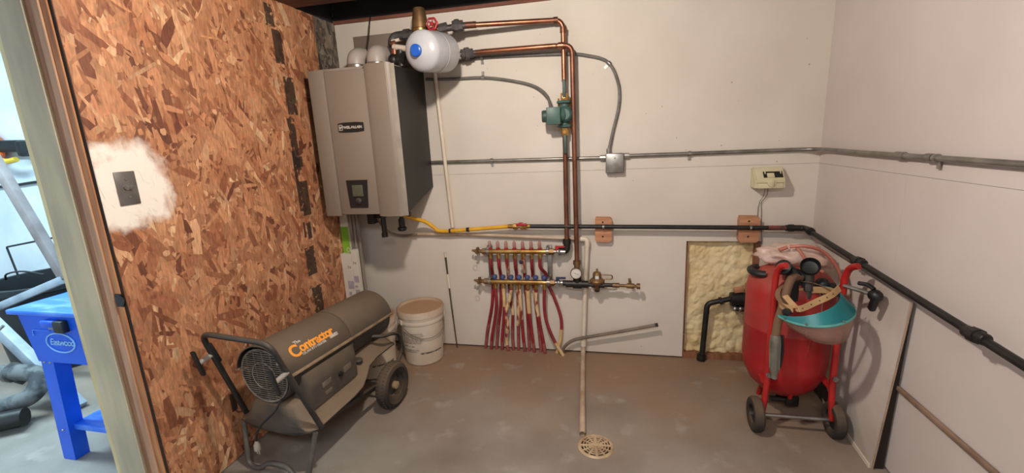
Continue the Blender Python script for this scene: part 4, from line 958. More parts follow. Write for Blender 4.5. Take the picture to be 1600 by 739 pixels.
# ------------------------------------------------------------------ small wall things
t = thing('outlet_plate', 'grey steel switch plate in the white patch on the strand board', 'outlet', (XL, 1.281, 1.32))
bm = B(); m_ = Matrix.Translation((XL + 0.0045, 1.281, 1.319)); boxm(bm, (0.005, 0.072, 0.122), m_, 0.002); obj('plate', bm, 'gasket', t)
bm = B(); cyl(bm, (XL + 0.006, 1.277, 1.322), (XL + 0.011, 1.277, 1.322), 0.010, 16); boxm(bm, (0.012, 0.008, 0.018), Matrix.Translation((XL + 0.014, 1.288, 1.322)) @ Matrix.Rotation(0.4, 4, 'Y'), 0.002); obj('toggle', bm, 'zinc', t)
bm = B()
for z in (1.352, 1.288): lathe(bm, [(0.005, 0), (0.004, 0.0025), (0, 0.003)], (XL + 0.0068, 1.281, z), (1, 0, 0), 10)
obj('screw', bm, 'zinc', t)

bm = B(); tube(bm, [(-1.056, D - 0.035, 0.0), (-1.08, D - 0.022, 0.34), (-1.100, D - 0.010, 0.695)], [0.0045, 0.0055, 0.007], 8)
t = tag(obj('slender_rod', bm, 'rod'), 'slender dark and white rod leaning on the wall beside the bucket', 'rod')
bm = B(); tube(bm, [(-1.0845, D - 0.0195, 0.44), (-1.092, D - 0.0155, 0.54)], 0.0072, 8); tube(bm, [(-1.0985, D - 0.0115, 0.66), (-1.100, D - 0.010, 0.698)], 0.008, 8)
obj('pale_band', bm, 'pvc', t)

bm = B(); tube(bm, spline([(-0.315, D - 0.05, 0.0), (-0.300, D - 0.05, 0.045), (-0.27, D - 0.05, 0.085), (-0.215, D - 0.05, 0.118), (-0.10, D - 0.055, 0.150), (0.09, D - 0.06, 0.198), (0.294, D - 0.065, 0.252)], 8), 0.0105, 10)
t = tag(obj('tube_stub', bm, 'grey_stub'), 'grey brown stub of tubing curving up from the floor across the white drain pipe', 'tube')
bm = B(); cyl(bm, (0.280, D - 0.065, 0.2485), (0.298, D - 0.065, 0.2525), 0.0115, 10); obj('end_cap', bm, 'black', t)

# ------------------------------------------------------------------ buckets
def bucket(name, lab, x, y, rz):
    t = thing(name, lab, 'bucket', (x, y, 0), rz, 'white pails by the heater')
    T = Matrix.Translation((x, y, 0)) @ Matrix.Rotation(rz, 4, 'Z')
    def put(nm, bm, m, label=None, par=None):
        bm.transform(T); return obj(nm, bm, m, par or t, label)
    bm = B(); lathe(bm, [(0, 0.0), (0.120, 0.0), (0.127, 0.006), (0.142, 0.285), (0.147, 0.287), (0.149, 0.30), (0.145, 0.315), (0.149, 0.318), (0.150, 0.335), (0.145, 0.345)], (0, 0, 0), seg=44); body = put('body', bm, 'bucket')
    bm = B(); lathe(bm, [(0.150, 0.330), (0.154, 0.332), (0.156, 0.368), (0.152, 0.376), (0.143, 0.377), (0.136, 0.365), (0.134, 0.362), (0, 0.362)], (0, 0, 0), seg=44); put('lid', bm, 'lid', 'dusty lid')
    bm = B(); pts = [(0.152 * math.cos(a), 0.152 * math.sin(a), 0.302 - 0.105 * math.sin((a + 2.35) / 2.75 * PI) ** 0.8) for a in [-2.35 + 2.75 * k / 24 for k in range(25)]]
    tube(bm, pts, 0.0022, 6); hd = put('bail_handle', bm, 'wire')
    bm = B()
    for a in (-2.35, 0.40): boxm(bm, (0.012, 0.03, 0.034), Matrix.Rotation(a, 4, 'Z') @ Matrix.Translation((0.151, 0, 0.302)), 0.004)
    put('ear', bm, 'bucket')
    def cw(z, a0): return lambda a, b, c: Vector((math.cos(a0 + a / 0.136) * (0.1282 + 0.0538 * (z + b - 0.006) + 0.0002 + c), math.sin(a0 + a / 0.136) * (0.1282 + 0.0538 * (z + b - 0.006) + 0.0002 + c), z + b))
    bm = B()
    for i in range(11):
        s = ('PRODUCT INFORMATION', 'KEEP FROM FREEZING AND', 'STORE IN A DRY PLACE', 'USE WITH CARE AND READ', 'ALL DIRECTIONS BEFORE', 'MIXING AND APPLYING', '', 'WHITE   5   DRY', '', 'SEE OTHER SIDE FOR', 'FULL DIRECTIONS')[i]
        if not s: continue
        b2 = text_bm(s, 0.0125, cw(0.225 - 0.0128 * i, -2.38), ext=0.0003, offset=0.0002, res=1)
        me = bpy.data.meshes.new('t'); b2.to_mesh(me); b2.free(); bm.from_mesh(me); bpy.data.meshes.remove(me)
    put('label_print', bm, 'grey_ink')
    bm = text_bm('NET WEIGHT 5 GALLONS', 0.0135, cw(0.085, -1.45), ext=0.0003, offset=0.0006, res=1); put('label_print', bm, 'ink')
    return t


bucket('pail', 'white lidded pail in full view with printed side and wire handle', -1.235, 2.57, 0.15)
bucket('pail', 'white pail mostly hidden behind the far end of the heater', -1.485, 2.365, 0.25)

# ------------------------------------------------------------------ cartons and strips standing in the corner
t = thing('white_carton', 'narrow white carton with lilac window pictures leaning in the corner', 'carton', (-1.67, 2.50, 0))
YC = 2.495
bm = B(); box(bm, (-1.728, YC, 0.0), (-1.653, YC + 0.035, 0.745), 0.001, 1); obj('carton', bm, 'carton_white', t)
bm = B(); box(bm, (-1.652, YC, 0.0), (-1.614, YC + 0.035, 0.772), 0.001, 1); obj('carton', bm, 'carton_white', t)
for x0_, x1_, z0_, z1_ in ((-1.700, -1.655, 0.505, 0.56), (-1.700, -1.680, 0.46, 0.485), (-1.700, -1.655, 0.36, 0.45), (-1.650, -1.616, 0.55, 0.595), (-1.650, -1.63, 0.515, 0.53), (-1.650, -1.616, 0.36, 0.50)):
    bm = B(); box(bm, (x0_, YC - 0.0008, z0_), (x1_, YC + 0.0002, z1_)); obj('printed_picture', bm, 'carton_print', t)
for tx, tz in ((-1.688, 0.645), (-1.646, 0.675)):
    bm = text_bm('74', 0.026, plane_warp((tx, YC - 0.0006, tz), (1, 0, 0), (0, 0, 1)), offset=0.0004); obj('printed_number', bm, 'grey_ink', t)
bm = B(); box(bm, (-1.727, YC + 0.037, 0.0), (-1.672, YC + 0.06, 1.01), 0.001, 1); t = tag(obj('green_carton', bm, 'carton_white'), 'tall narrow green and white carton behind the white carton', 'carton')
bm = B(); box(bm, (-1.7265, YC + 0.0358, 0.745), (-1.6725, YC + 0.0372, 0.92)); obj('green_panel', bm, 'carton_green', t, label='bright green printed panel')
bm = B(); lathe(bm, [(0.014, 0), (0.014, 0.001), (0.010, 0.001), (0.010, 0)], (-1.688, YC + 0.0358, 0.765), (0, -1, 0), 20, cap=False); obj('printed_ring', bm, 'carton_white', t)
for x0_, x1_, h, lab in ((-1.668, -1.650, 1.02, 'narrow grey strip standing under the boiler, next to the green carton'), (-1.642, -1.626, 1.0, 'narrow grey strip standing under the boiler, between two others'), (-1.616, -1.600, 1.01, 'narrow grey strip standing under the boiler, nearest the pails')):
    bm = B(); box(bm, (x0_, YC + 0.045, 0.0), (x1_, YC + 0.062, h), 0.002, 1)
    tag(obj('upright_strip', bm, 'clear_strip'), lab, 'strip', 'grey strips in the corner')

# ------------------------------------------------------------------ torpedo heater
HA = -0.0927
t = thing('torpedo_heater', 'dusty charcoal torpedo heater on two wheels by the strand board wall', 'heater', (-1.45, 1.45, 0), HA)
HM = Matrix.Translation((-1.45, 1.45, 0)) @ Matrix.Rotation(HA, 4, 'Z')
def hp(nm, bm, m, par=None, label=None, sharp=0.6):
    bm.transform(HM); return obj(nm, bm, m, par or t, label, sharp)
def haz(y): return 0.487 - 0.033 * y
AX = Vector((0, 1, -0.033)).normalized(); HR = 0.142
def shell(y0, y1, r, a0, a1, n=30, th=0.0):
    bm = B(); rings = []
    for y, rr in ((y0, r - 0.006), (y0 + 0.002, r - 0.001), (y0 + 0.006, r), (y1 - 0.006, r), (y1 - 0.001, r - 0.002), (y1, r - 0.008), (y1 - 0.02, r - 0.009)):
        rings.append([bm.verts.new((rr * math.cos(a0 + (a1 - a0) * k / n), y, haz(y) + rr * math.sin(a0 + (a1 - a0) * k / n))) for k in range(n + 1)])
    for A_, C_ in zip(rings, rings[1:]):
        for k in range(n): bm.faces.new((A_[k], A_[k + 1], C_[k + 1], C_[k]))
    return bm
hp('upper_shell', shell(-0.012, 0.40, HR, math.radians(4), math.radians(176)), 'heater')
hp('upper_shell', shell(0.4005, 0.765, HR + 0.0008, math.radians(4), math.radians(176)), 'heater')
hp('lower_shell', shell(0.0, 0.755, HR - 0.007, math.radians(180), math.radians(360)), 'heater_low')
bm = B()
for s in (1, -1):
    a = math.radians(5); beam(bm, (s * (HR + 0.004) * math.cos(a), -0.01, haz(-.01) + HR * math.sin(a)), (s * (HR + 0.004) * math.cos(a), 0.762, haz(.762) + HR * math.sin(a)), 0.016, 0.010, (0, 0, 1), 0.002)
hp('seam_flange', bm, 'dusty_lip')
bm = B(); lathe(bm, [(0.13, 0.70), (0.12, 0.66), (0, 0.64)], (0, 0, haz(0)), AX, 28, cap=False); hp('outlet_baffle', bm, 'hole')
bm = B(); lathe(bm, [(0.128, 0.03), (0, 0.035)], (0, 0, haz(0)), AX, 28, cap=False); hp('inner_baffle', bm, 'hole')
# grille
bm = B(); gy = -0.002; gz_ = haz(0) - 0.002; gr_ = 0.122
tube(bm, [(gr_ * math.cos(2 * PI * k / 40), gy, gz_ + gr_ * math.sin(2 * PI * k / 40)) for k in range(40)], 0.004, 6, closed=True)
tube(bm, [(0.062 * math.cos(2 * PI * k / 32), gy - 0.002, gz_ + 0.062 * math.sin(2 * PI * k / 32)) for k in range(32)], 0.0022, 6, closed=True)
for i in range(-11, 12):
    z = i * 0.0103; h = math.sqrt(max(0, gr_ ** 2 - z * z))
    beam(bm, (-h, gy, gz_ + z), (h, gy, gz_ + z), 0.003, 0.005, (0, 1, 0))
for i in (-2, -1, 0, 1, 2):
    x = i * 0.045; h = math.sqrt(max(0, gr_ ** 2 - x * x)); cyl(bm, (x, gy + 0.004, gz_ - h), (x, gy + 0.004, gz_ + h), 0.002, 6)
hp('intake_grille', bm, 'grille', label='round wire intake grille')
bm = B(); lathe(bm, [(0.055, 0), (0.05, 0.012), (0.0, 0.014)], (0, 0.03, gz_), (0, -1, 0), 20); hp('fan_motor', bm, 'hole')
# side control cover
bm = B(); sec = []
for y, s in ((0.06, 0.85), (0.075, 0.97), (0.09, 1.0), (0.37, 1.0), (0.395, 0.97), (0.412, 0.86)):
    zc = haz(y)
    prof = [(0.136, zc - 0.018), (0.158 * s, zc - 0.055), (0.160 * s, zc - 0.10), (0.158 * s, 0.292 + 0.0 * y), (0.10, 0.286), (0.04, 0.30)]
    sec.append([bm.verts.new((a, y, b)) for a, b in prof])
for A_, C_ in zip(sec, sec[1:]):
    for k in range(5): bm.faces.new((A_[k], A_[k + 1], C_[k + 1], C_[k]))
bm.faces.new(sec[0]); bm.faces.new(sec[-1][::-1])
cv = hp('control_cover', bm, 'heater', sharp=0.7)
bm = B(); lathe(bm, [(0.012, 0), (0.011, 0.014), (0, 0.015)], (0.159, 0.265, 0.365), (1, 0, 0), 14); hp('thermostat_knob', bm, 'black', cv)
for sz_, c_ in (((0.004, 0.06, 0.026), (0.1595, 0.175, 0.372)), ((0.004, 0.055, 0.03), (0.1595, 0.32, 0.372)), ((0.004, 0.045, 0.02), (0.1595, 0.18, 0.325))):
    bm = B(); boxm(bm, sz_, Matrix.Translation(c_), 0.001); hp('decal', bm, 'dust_decal', cv)
# fuel tank
bm = B(); secs = []
st = [(0.0, .238, .262, .165, .85), (0.006, .238, .335, .18, .62), (0.03, .238, .350, .20, .60), (0.28, .242, .345, .20, .60), (0.36, .248, .338, .195, .62), (0.42, .268, .330, .178, .68), (0.48, .292, .342, .155, .72), (0.56, .302, .348, .148, .72), (0.70, .298, .342, .145, .72), (0.745, .292, .328, .14, .72), (0.755, .285, .300, .135, .8)]
for y, zl, zt_, hw, rt in st:
    zb = zl - 0.03
    half = [(0, zb), (hw * 0.62, zb), (hw * 0.80, zb + 0.006), (hw * 0.94, zl - 0.012), (hw * 1.04, zl - 0.009), (hw * 1.06, zl), (hw * 1.03, zl + 0.006), (hw * 0.94, zl + 0.010), (hw * (rt + 0.16), zl + (zt_ - zl) * 0.35), (hw * rt, zt_ - 0.008), (hw * (rt - 0.08), zt_), (0, zt_ + 0.003)]
    ring = half + [(-a, b) for a, b in half[-2:0:-1]]
    secs.append([bm.verts.new((a, y, b)) for a, b in ring])
n_ = len(secs[0])
for A_, C_ in zip(secs, secs[1:]):
    for k in range(n_): bm.faces.new((A_[k], A_[(k + 1) % n_], C_[(k + 1) % n_], C_[k]))
bm.faces.new(secs[0]); bm.faces.new(secs[-1][::-1])
hp('fuel_tank', bm, 'tank_plastic', sharp=0.9)
bm = B(); lathe(bm, [(0.024, 0), (0.024, 0.018), (0.02, 0.022), (0, 0.022)], (0.115, 0.455, 0.318), (0.1, 0, 1), 16); hp('fuel_cap', bm, 'black_metal')
# handle, legs, wraps
bm = B(); tube(bm, fillet([(0.218, 0.045, 0.238), (0.175, -0.105, 0.702), (-0.178, -0.105, 0.712), (-0.205, 0.045, 0.238)], 0.055, 8), 0.0115, 12); hp('push_handle', bm, 'black_metal', label='black tubular push handle')
for sx_, y_, z_ in ((-0.186, -0.068, 0.600), (0.190, -0.055, 0.555)):
    bm = B(); cyl(bm, (sx_, y_, z_), (sx_ - 0.005, y_ - 0.058, z_ - 0.012), 0.011, 12); sp_ = hp('cord_post', bm, 'tube_grey')
    bm = B(); boxm(bm, (0.020, 0.012, 0.12), Matrix.Translation((sx_ - 0.005, y_ - 0.063, z_ - 0.012)) @ Matrix.Rotation(0.2, 4, 'X'), 0.003); hp('cord_hook', bm, 'black', sp_)
bm = B(); boxm(bm, (0.03, 0.02, 0.10), Matrix.Translation((-0.186, -0.066, 0.605)) @ Matrix.Rotation(0.3, 4, 'X'), 0.003); hp('cord_bracket', bm, 'black')
bm = B(); cyl(bm, (0.187, -0.065, 0.605), (0.170, -0.08, 0.605), 0.011, 12); hp('handle_bolt', bm, 'tube_grey')
bm = B(); tube(bm, fillet([(0.205, 0.02, 0.228), (0.155, -0.01, 0.012), (0.09, -0.02, 0.012), (0.04, -0.01, 0.05), (-0.06, -0.01, 0.05), (-0.11, -0.02, 0.012), (-0.185, -0.01, 0.012), (-0.20, 0.02, 0.228)], 0.035, 6), 0.011, 12); hp('front_leg', bm, 'leg_grey')
bm = B(); tube(bm, fillet([(0.10, 0.585, 0.405), (0.165, 0.62, 0.395), (0.19, 0.74, 0.37), (0.195, 0.755, 0.25), (0.18, 0.62, 0.13)], 0.05, 6), 0.010, 10); tube(bm, fillet([(-0.10, 0.585, 0.405), (-0.165, 0.62, 0.395), (-0.19, 0.74, 0.37), (-0.195, 0.755, 0.25), (-0.18, 0.62, 0.13)], 0.05, 6), 0.010, 10); hp('rear_bracket', bm, 'black_metal')
bm = B(); cyl(bm, (-0.24, 0.585, 0.128), (0.24, 0.585, 0.128), 0.009, 10); beam(bm, (0.16, 0.03, 0.225), (0.16, 0.585, 0.135), 0.02, 0.02); beam(bm, (-0.16, 0.03, 0.225), (-0.16, 0.585, 0.135), 0.02, 0.02); hp('axle', bm, 'black_metal')
for s in (1, -1):
    bm = B(); lathe(bm, [(0.074, -0.026), (0.10, -0.036), (0.118, -0.030), (0.127, -0.014), (0.128, 0), (0.127, 0.014), (0.118, 0.030), (0.10, 0.036), (0.074, 0.026), (0.074, -0.026)], (s * 0.218, 0.585, 0.128), (1, 0, 0), 40, cap=False)
    for k in range(44):
        a = 2 * PI * k / 44
        for q_ in (-1, 1): boxm(bm, (0.014, 0.006, 0.005), Matrix.Translation((s * 0.218 + q_ * 0.012, 0.585 + 0.126 * math.cos(a + q_ * .035), 0.128 + 0.126 * math.sin(a + q_ * .035))) @ Matrix.Rotation(a, 4, 'X') @ Matrix.Rotation(PI / 2, 4, 'X'))
    wh = hp('wheel', bm, 'rubber', label='black pneumatic wheel')
    bm = B(); lathe(bm, [(0.0, 0.022), (0.020, 0.022), (0.022, 0.010), (0.052, 0.004), (0.062, 0.016), (0.074, 0.020), (0.074, -0.02), (0.05, -0.004), (0, -0.02)], (s * 0.218, 0.585, 0.128), (s, 0, 0), 28, cap=False); hp('rim', bm, 'rubber', wh)
    bm = B(); lathe(bm, [(0.022, 0.0), (0.022, 0.030), (0.014, 0.034), (0.0, 0.034)], (s * 0.218, 0.585, 0.128), (s, 0, 0), 16); hp('hub_cap', bm, 'dusty_lip', wh)
# cord
bm = B(); tube(bm, spline([(0.075, 0.0, 0.39), (0.055, -0.03, 0.34), (0.0, -0.055, 0.285), (-0.035, -0.06, 0.235), (-0.045, -0.06, 0.195)], 6), 0.005, 8); cd = hp('power_cord', bm, 'black')
bm = B(); lathe(bm, [(0.006, 0), (0.014, 0.02), (0.014, 0.045), (0.0, 0.046)], (-0.045, -0.06, 0.20), (-0.03, 0, -1), 10); cyl(bm, (-0.052, -0.06, 0.156), (-0.052, -0.06, 0.135), 0.003, 6); cyl(bm, (-0.040, -0.06, 0.156), (-0.040, -0.06, 0.135), 0.003, 6); hp('plug', bm, 'tube_grey', cd)
# lettering bent round the shell
def hw_(y0, a0):
    def f(a, b, c):
        y = y0 + a; an = math.radians(a0) + b / HR; r = HR + 0.0008 + c
        return Vector((r * math.cos(an), y, haz(y) + r * math.sin(an)))
    return f
bm = text_bm('C', 0.078, hw_(0.045, 29), offset=0.0022, res=4); b2 = text_bm('ontractor', 0.060, hw_(0.099, 32), offset=0.0020, space=0.90, res=4)
me = bpy.data.meshes.new('t'); b2.to_mesh(me); b2.free(); bm.from_mesh(me); hp('brand_lettering', bm, 'orange_ink', label='orange lettering along the barrel')
bm = text_bm('125,000 BTU HEATER', 0.0155, hw_(0.095, 26.0), offset=0.0004, space=1.05, res=1); hp('small_lettering', bm, 'white_ink')
bm = text_bm('SERIES', 0.020, hw_(0.272, 27.0), offset=0.0010, res=1); hp('small_lettering', bm, 'white_ink')
bm = text_bm('The', 0.022, hw_(0.095, 50.0), offset=0.0008, res=1); hp('small_lettering', bm, 'white_ink')

# ------------------------------------------------------------------ sandblaster
t = thing('blast_pot', 'red pressure blasting tank on a two wheeled frame before the foam opening', 'tank', (0.85, 2.25, 0))
TC = (0.855, 2.265)
prof = [(0.0, 0.115), (0.05, 0.118), (0.10, 0.135), (0.15, 0.185), (0.178, 0.25), (0.186, 0.30), (0.187, 0.47), (0.1885, 0.474), (0.1885, 0.482), (0.187, 0.486), (0.187, 0.66), (0.180, 0.70), (0.155, 0.735), (0.11, 0.758), (0.06, 0.766), (0, 0.768)]
bm = B(); lathe(bm, prof, (TC[0], TC[1], 0), seg=48); obj('tank', bm, 'red_tank', t, sharp=0.9)
for s in (-1, 1):
    x = 0.862 + s * 0.136; 
    pts = [(x + s * 0.012, 2.075, 0.085), (x, 2.08, 0.26), (x - 0.0, 2.085, 0.70), (x + 0.001, 2.08, 0.785), (x + 0.006, 2.058, 0.826), (x + 0.018, 2.028, 0.842)]
    bm = B(); tube(bm, spline(pts, 8), 0.014, 12); fr = obj('frame_rail', bm, 'red_frame', t)
    bm = B(); lathe(bm, [(0.012, 0), (0.012, 0.01)], (x, 2.066, 0.30), (0, -1, 0), 8); lathe(bm, [(0.007, 0), (0.007, 0.016)], (x, 2.066, 0.30), (0, -1, 0), 6); obj('bolt', bm, 'zinc', fr)
    bm = B(); beam(bm, (x, 2.09, 0.24), (TC[0] + s * 0.13, TC[1] - 0.08, 0.26), 0.03, 0.008); obj('weld_bracket', bm, 'red_frame', t)
bm = B(); cyl(bm, (0.665, 2.078, 0.082), (1.045, 2.078, 0.082), 0.009, 12); obj('axle', bm, 'zinc', t)
bm = B(); tube(bm, spline([(0.86, 2.16, 0.13), (0.865, 2.105, 0.30), (0.885, 2.085, 0.44), (0.89, 2.09, 0.6)], 6), 0.009, 10); obj('support_rod', bm, 'red_frame', t)
bm = B(); cyl(bm, (0.855, 2.265, 0.12), (0.855, 2.265, 0.06), 0.02, 12); cyl(bm, (0.80, 2.24, 0.075), (0.90, 2.24, 0.075), 0.014, 10); box(bm, (0.87, 2.22, 0.045), (0.93, 2.28, 0.10), 0.008); obj('outlet_valve', bm, 'black_iron', t)
bm = B(); cyl(bm, (0.80, 2.40, 0.0), (0.82, 2.36, 0.16), 0.013, 10); cyl(bm, (0.92, 2.40, 0.0), (0.90, 2.36, 0.16), 0.013, 10); obj('rear_leg', bm, 'red_frame', t)
for s, x in ((-1, 0.688), (1, 1.022)):
    bm = B(); lathe(bm, [(0.045, -0.018), (0.062, -0.024), (0.076, -0.021), (0.083, -0.012), (0.083, 0.012), (0.076, 0.021), (0.062, 0.024), (0.045, 0.018), (0.045, -0.018)], (x, 2.078, 0.083), (1, 0, 0), 36, cap=False); wh = obj('wheel', bm, 'rubber', t)
    bm = B(); lathe(bm, [(0, 0.014), (0.018, 0.014), (0.02, 0.006), (0.045, 0.006), (0.045, -0.006), (0, -0.01)], (x, 2.078, 0.083), (s, 0, 0), 24, cap=False); obj('wheel_disc', bm, 'black', wh)
    bm = B(); cyl(bm, (x + s * 0.010, 2.078, 0.083), (x + s * 0.024, 2.078, 0.083), 0.010, 8); obj('axle_nut', bm, 'zinc', wh)
# head works on top
bm = B(); tube(bm, [(TC[0] - 0.125 + 0.055 * math.cos(a), TC[1] - 0.01 + 0.06 * math.sin(a), 0.748 + 0.0) for a in [PI * 0.55 + PI * 0.9 * k / 14 for k in range(15)]], 0.017, 10); obj('rubber_seal', bm, 'black', t)
bm = B(); cyl(bm, (0.866, 2.10, 0.655), (0.866, 2.10, 0.79), 0.020, 16); lathe(bm, [(0.026, 0), (0.026, 0.03)], (0.866, 2.10, 0.71), seg=8); obj('filler_stem', bm, 'iron_grey', t)
cd_ = Vector((-0.25, -0.75, 0.6)).normalized()
bm = B(); lathe(bm, [(0.022, -0.03), (0.036, -0.012), (0.040, 0.012), (0.038, 0.018), (0.035, 0.012), (0.030, -0.006), (0, -0.012)], Vector((0.866, 2.10, 0.815)), cd_, 28); obj('pressure_cup', bm, 'black', t, label='round black cup facing the room')
bm = B(); cyl(bm, (0.775, 2.12, 0.80), (0.86, 2.11, 0.765), 0.022, 12); lathe(bm, [(0.028, 0), (0.034, 0.008), (0.034, 0.026), (0.02, 0.032), (0, 0.032)], (0.775, 2.12, 0.80), (-0.6, -0.6, 0.5), 18); cyl(bm, (0.80, 2.10, 0.76), (0.81, 2.10, 0.66), 0.024, 12); sphere(bm, (0.805, 2.10, 0.765), 0.034, 12); sphere(bm, (0.93, 2.12, 0.73), 0.03, 12); cyl(bm, (0.83, 2.12, 0.73), (0.98, 2.12, 0.72), 0.016, 10); box(bm, (0.90, 2.10, 0.66), (0.97, 2.15, 0.70), 0.01); obj('valve_cluster', bm, 'black', t)
bm = B()
for x in (0.902, 0.914, 0.926): cyl(bm, (x, 2.095, 0.60), (x, 2.095, 0.70), 0.004, 8)
cyl(bm, (0.895, 2.095, 0.60), (0.932, 2.095, 0.60), 0.008, 8); obj('sight_tube', bm, 'zinc', t)
bm = B(); tube(bm, spline([(0.83, 2.10, 0.765), (0.785, 2.06, 0.775), (0.758, 2.03, 0.74), (0.742, 2.02, 0.66), (0.728, 2.02, 0.575), (0.724, 2.02, 0.50)], 8), 0.0175, 12); obj('blast_hose', bm, 'hose_tan', t)
bm = B(); lathe(bm, [(0.014, 0.02), (0.022, 0.0), (0.023, -0.03), (0.020, -0.16), (0.014, -0.175), (0.013, -0.20), (0.006, -0.205), (0, -0.205)], (0.725, 2.02, 0.51), (-0.04, 0, 1), 16)
for k in range(8): a = k * PI / 4; cyl(bm, (0.725 + 0.021 * math.cos(a), 2.02 + 0.021 * math.sin(a), 0.49), (0.731 + 0.019 * math.cos(a), 2.02 + 0.019 * math.sin(a), 0.36), 0.004, 6)
obj('blast_nozzle', bm, 'gun_grey', t, label='ribbed grey metal nozzle')
bm = B(); tube(bm, spline([(0.752, 2.02, 0.52), (0.757, 2.02, 0.43), (0.75, 2.02, 0.36)], 6), 0.007, 8); obj('trigger_lever', bm, 'black', t)

# coiled clear tubing and bag on top
t = thing('tubing_bundle', 'crumpled clear plastic bag with pinkish tubing on the red tank', 'bag', (0.90, 2.36, 0.76))
bm = B(); bmesh.ops.create_icosphere(bm, subdivisions=4, radius=1.0)
for v in bm.verts:
    p = v.co.copy(); n1 = mnoise.noise(p * 2.1) * 0.30 + mnoise.noise(p * 5.0) * 0.14
    v.co = Vector((0.90 + p.x * 0.165 * (1 + n1), 2.35 + p.y * 0.10 * (1 + n1), 0.805 + p.z * 0.055 * (1 + n1 * 1.2) - 0.09 * max(0, p.x) ** 2 * 0.6))
obj('bag', bm, 'bag', t, sharp=None)
bm = B(); tube(bm, spline([(0.84, 2.27, 0.865), (0.90, 2.25, 0.872), (0.97, 2.24, 0.85), (1.02, 2.22, 0.79), (1.045, 2.20, 0.72), (1.03, 2.18, 0.70)], 8), 0.008, 8); obj('pink_tube', bm, 'pink_tube', t)
bm = B(); tube(bm, spline([(0.865, 2.27, 0.872), (0.885, 2.24, 0.835), (0.91, 2.215, 0.79), (0.96, 2.19, 0.765)], 8), 0.007, 8); obj('pink_tube', bm, 'pink_tube', t)
bm = B(); cyl(bm, (0.80, 2.28, 0.845), (0.835, 2.28, 0.86), 0.010, 8); obj('tube_end', bm, 'pink_tube', t)

# face shield
t = thing('face_shield', 'teal brimmed face shield with tan headband hung on the red tank', 'face shield', (0.87, 2.02, 0.66))
FC = Vector((0.828, 1.985, 0.692)); tilt = Matrix.Translation(FC) @ Matrix.Rotation(-0.26, 4, 'Y') @ Matrix.Rotation(-0.06, 4, 'X') @ Matrix.Rotation(0.42, 4, 'Z')
def arc(bm, prof, a0, a1, n, sy=1.0, th=0.003):
    rows = []
    for k in range(n + 1):
        a = a0 + (a1 - a0) * k / n; e = abs(2 * k / n - 1)
        rows.append([bm.verts.new(tilt @ Vector((r * math.cos(a), r * sy * math.sin(a), z + dz * e ** 2))) for r, z, dz in prof])
    for A_, C_ in zip(rows, rows[1:]):
        for k in range(len(prof)): bm.faces.new((A_[k], A_[(k + 1) % len(prof)], C_[(k + 1) % len(prof)], C_[k]))
    bm.faces.new(rows[0]); bm.faces.new(rows[-1][::-1])
def brim(bm, prof_in, prof_out, a0, a1, n):
    rows = []
    for k in range(n + 1):
        t_ = k / n; a = a0 + (a1 - a0) * t_; e = abs(2 * t_ - 1) ** 2
        f = 1 - (1 - t_) ** 2.2 * 0.92 if t_ < 0.7 else 1 - (0.3 ** 2.2 * 0.92) - (t_ - 0.7) * 0.9
        (ri, zi, di), (ro, zo, do_) = prof_in, prof_out
        r_ = ro + (ri - ro) * (1 - f); z_ = zo + (zi - zo) * (1 - f)
        oz, iz = zo + do_ * e, zi + di * e
        pi_ = (ro + (ri - ro) * f, oz + (iz - oz) * f)
        row = []
        for r0, z0_ in ((pi_[0], pi_[1]), (ro, oz), (ro - 0.003, oz - 0.002), (pi_[0] - 0.003, pi_[1] - 0.002)):
            row.append(bm.verts.new(tilt @ Vector((r0 * math.cos(a), r0 * math.sin(a), z0_))))
        rows.append(row)
    for A_, C_ in zip(rows, rows[1:]):
        for k in range(4): bm.faces.new((A_[k], A_[(k + 1) % 4], C_[(k + 1) % 4], C_[k]))
    bm.faces.new(rows[0]); bm.faces.new(rows[-1][::-1])
bm = B(); brim(bm, (0.112, 0.030, 0.02), (0.150, -0.055, 0.045), -PI - 0.05, 0.30, 34); vis = obj('brow_visor', bm, 'teal', t, label='glossy teal brow visor')
bm = B(); arc(bm, [(0.1505, -0.050, 0.045), (0.153, -0.058, 0.045), (0.150, -0.062, 0.045), (0.1475, -0.058, 0.045)], -PI - 0.05, 0.30, 34); obj('visor_edge', bm, mat('visor_edge', (90, 160, 152), 0.3), vis)
bm = B(); arc(bm, [(0.147, -0.055, 0.04), (0.136, -0.105, 0.05), (0.118, -0.150, 0.09), (0.116, -0.150, 0.09), (0.134, -0.105, 0.05), (0.145, -0.055, 0.04)], -PI + 0.06, -0.02, 30); obj('clear_window', bm, 'smoke', t, label='smoky clear window', sharp=1.2)
bm = B(); arc(bm, [(0.112, 0.030, 0.0), (0.114, 0.000, 0.0), (0.112, 0.000, 0.0), (0.110, 0.030, 0.0)], -0.3, PI + 0.3, 34, 0.95); obj('headband', bm, 'band', t, label='tan perforated headband')
bm = B()
pts = [tilt @ Vector((0.112 * math.cos(a), 0.10 * math.sin(a), 0.012 + 0.055 * math.sin((a + 0.15) / (PI + 0.3) * PI))) for a in [-0.15 + (PI + 0.3) * k / 20 for k in range(21)]]
for a, b in zip(pts, pts[1:]): beam(bm, a, b, 0.020, 0.002, (0, 0.4, 1))
obj('crown_strap', bm, 'hose_tan', t)
bm = B(); st_ = spline([(0.738, 1.995, 0.715), (0.757, 1.955, 0.690), (0.773, 1.925, 0.685), (0.827, 1.915, 0.722), (0.88, 1.925, 0.748), (0.926, 1.965, 0.765)], 6)
for a, b in zip(st_, st_[1:]): beam(bm, a - (b - a) * 0.15, b + (b - a) * 0.15, 0.026, 0.003, (0.3, -1, 0.3))
fb = obj('front_strap', bm, 'band', t)
bm = B()
for i in range(10, 28, 3):
    a = st_[i]; lathe(bm, [(0.0028, 0), (0, 0.001)], a + Vector((0, -0.0022, 0.0006)), (0, -1, 0.25), 8)
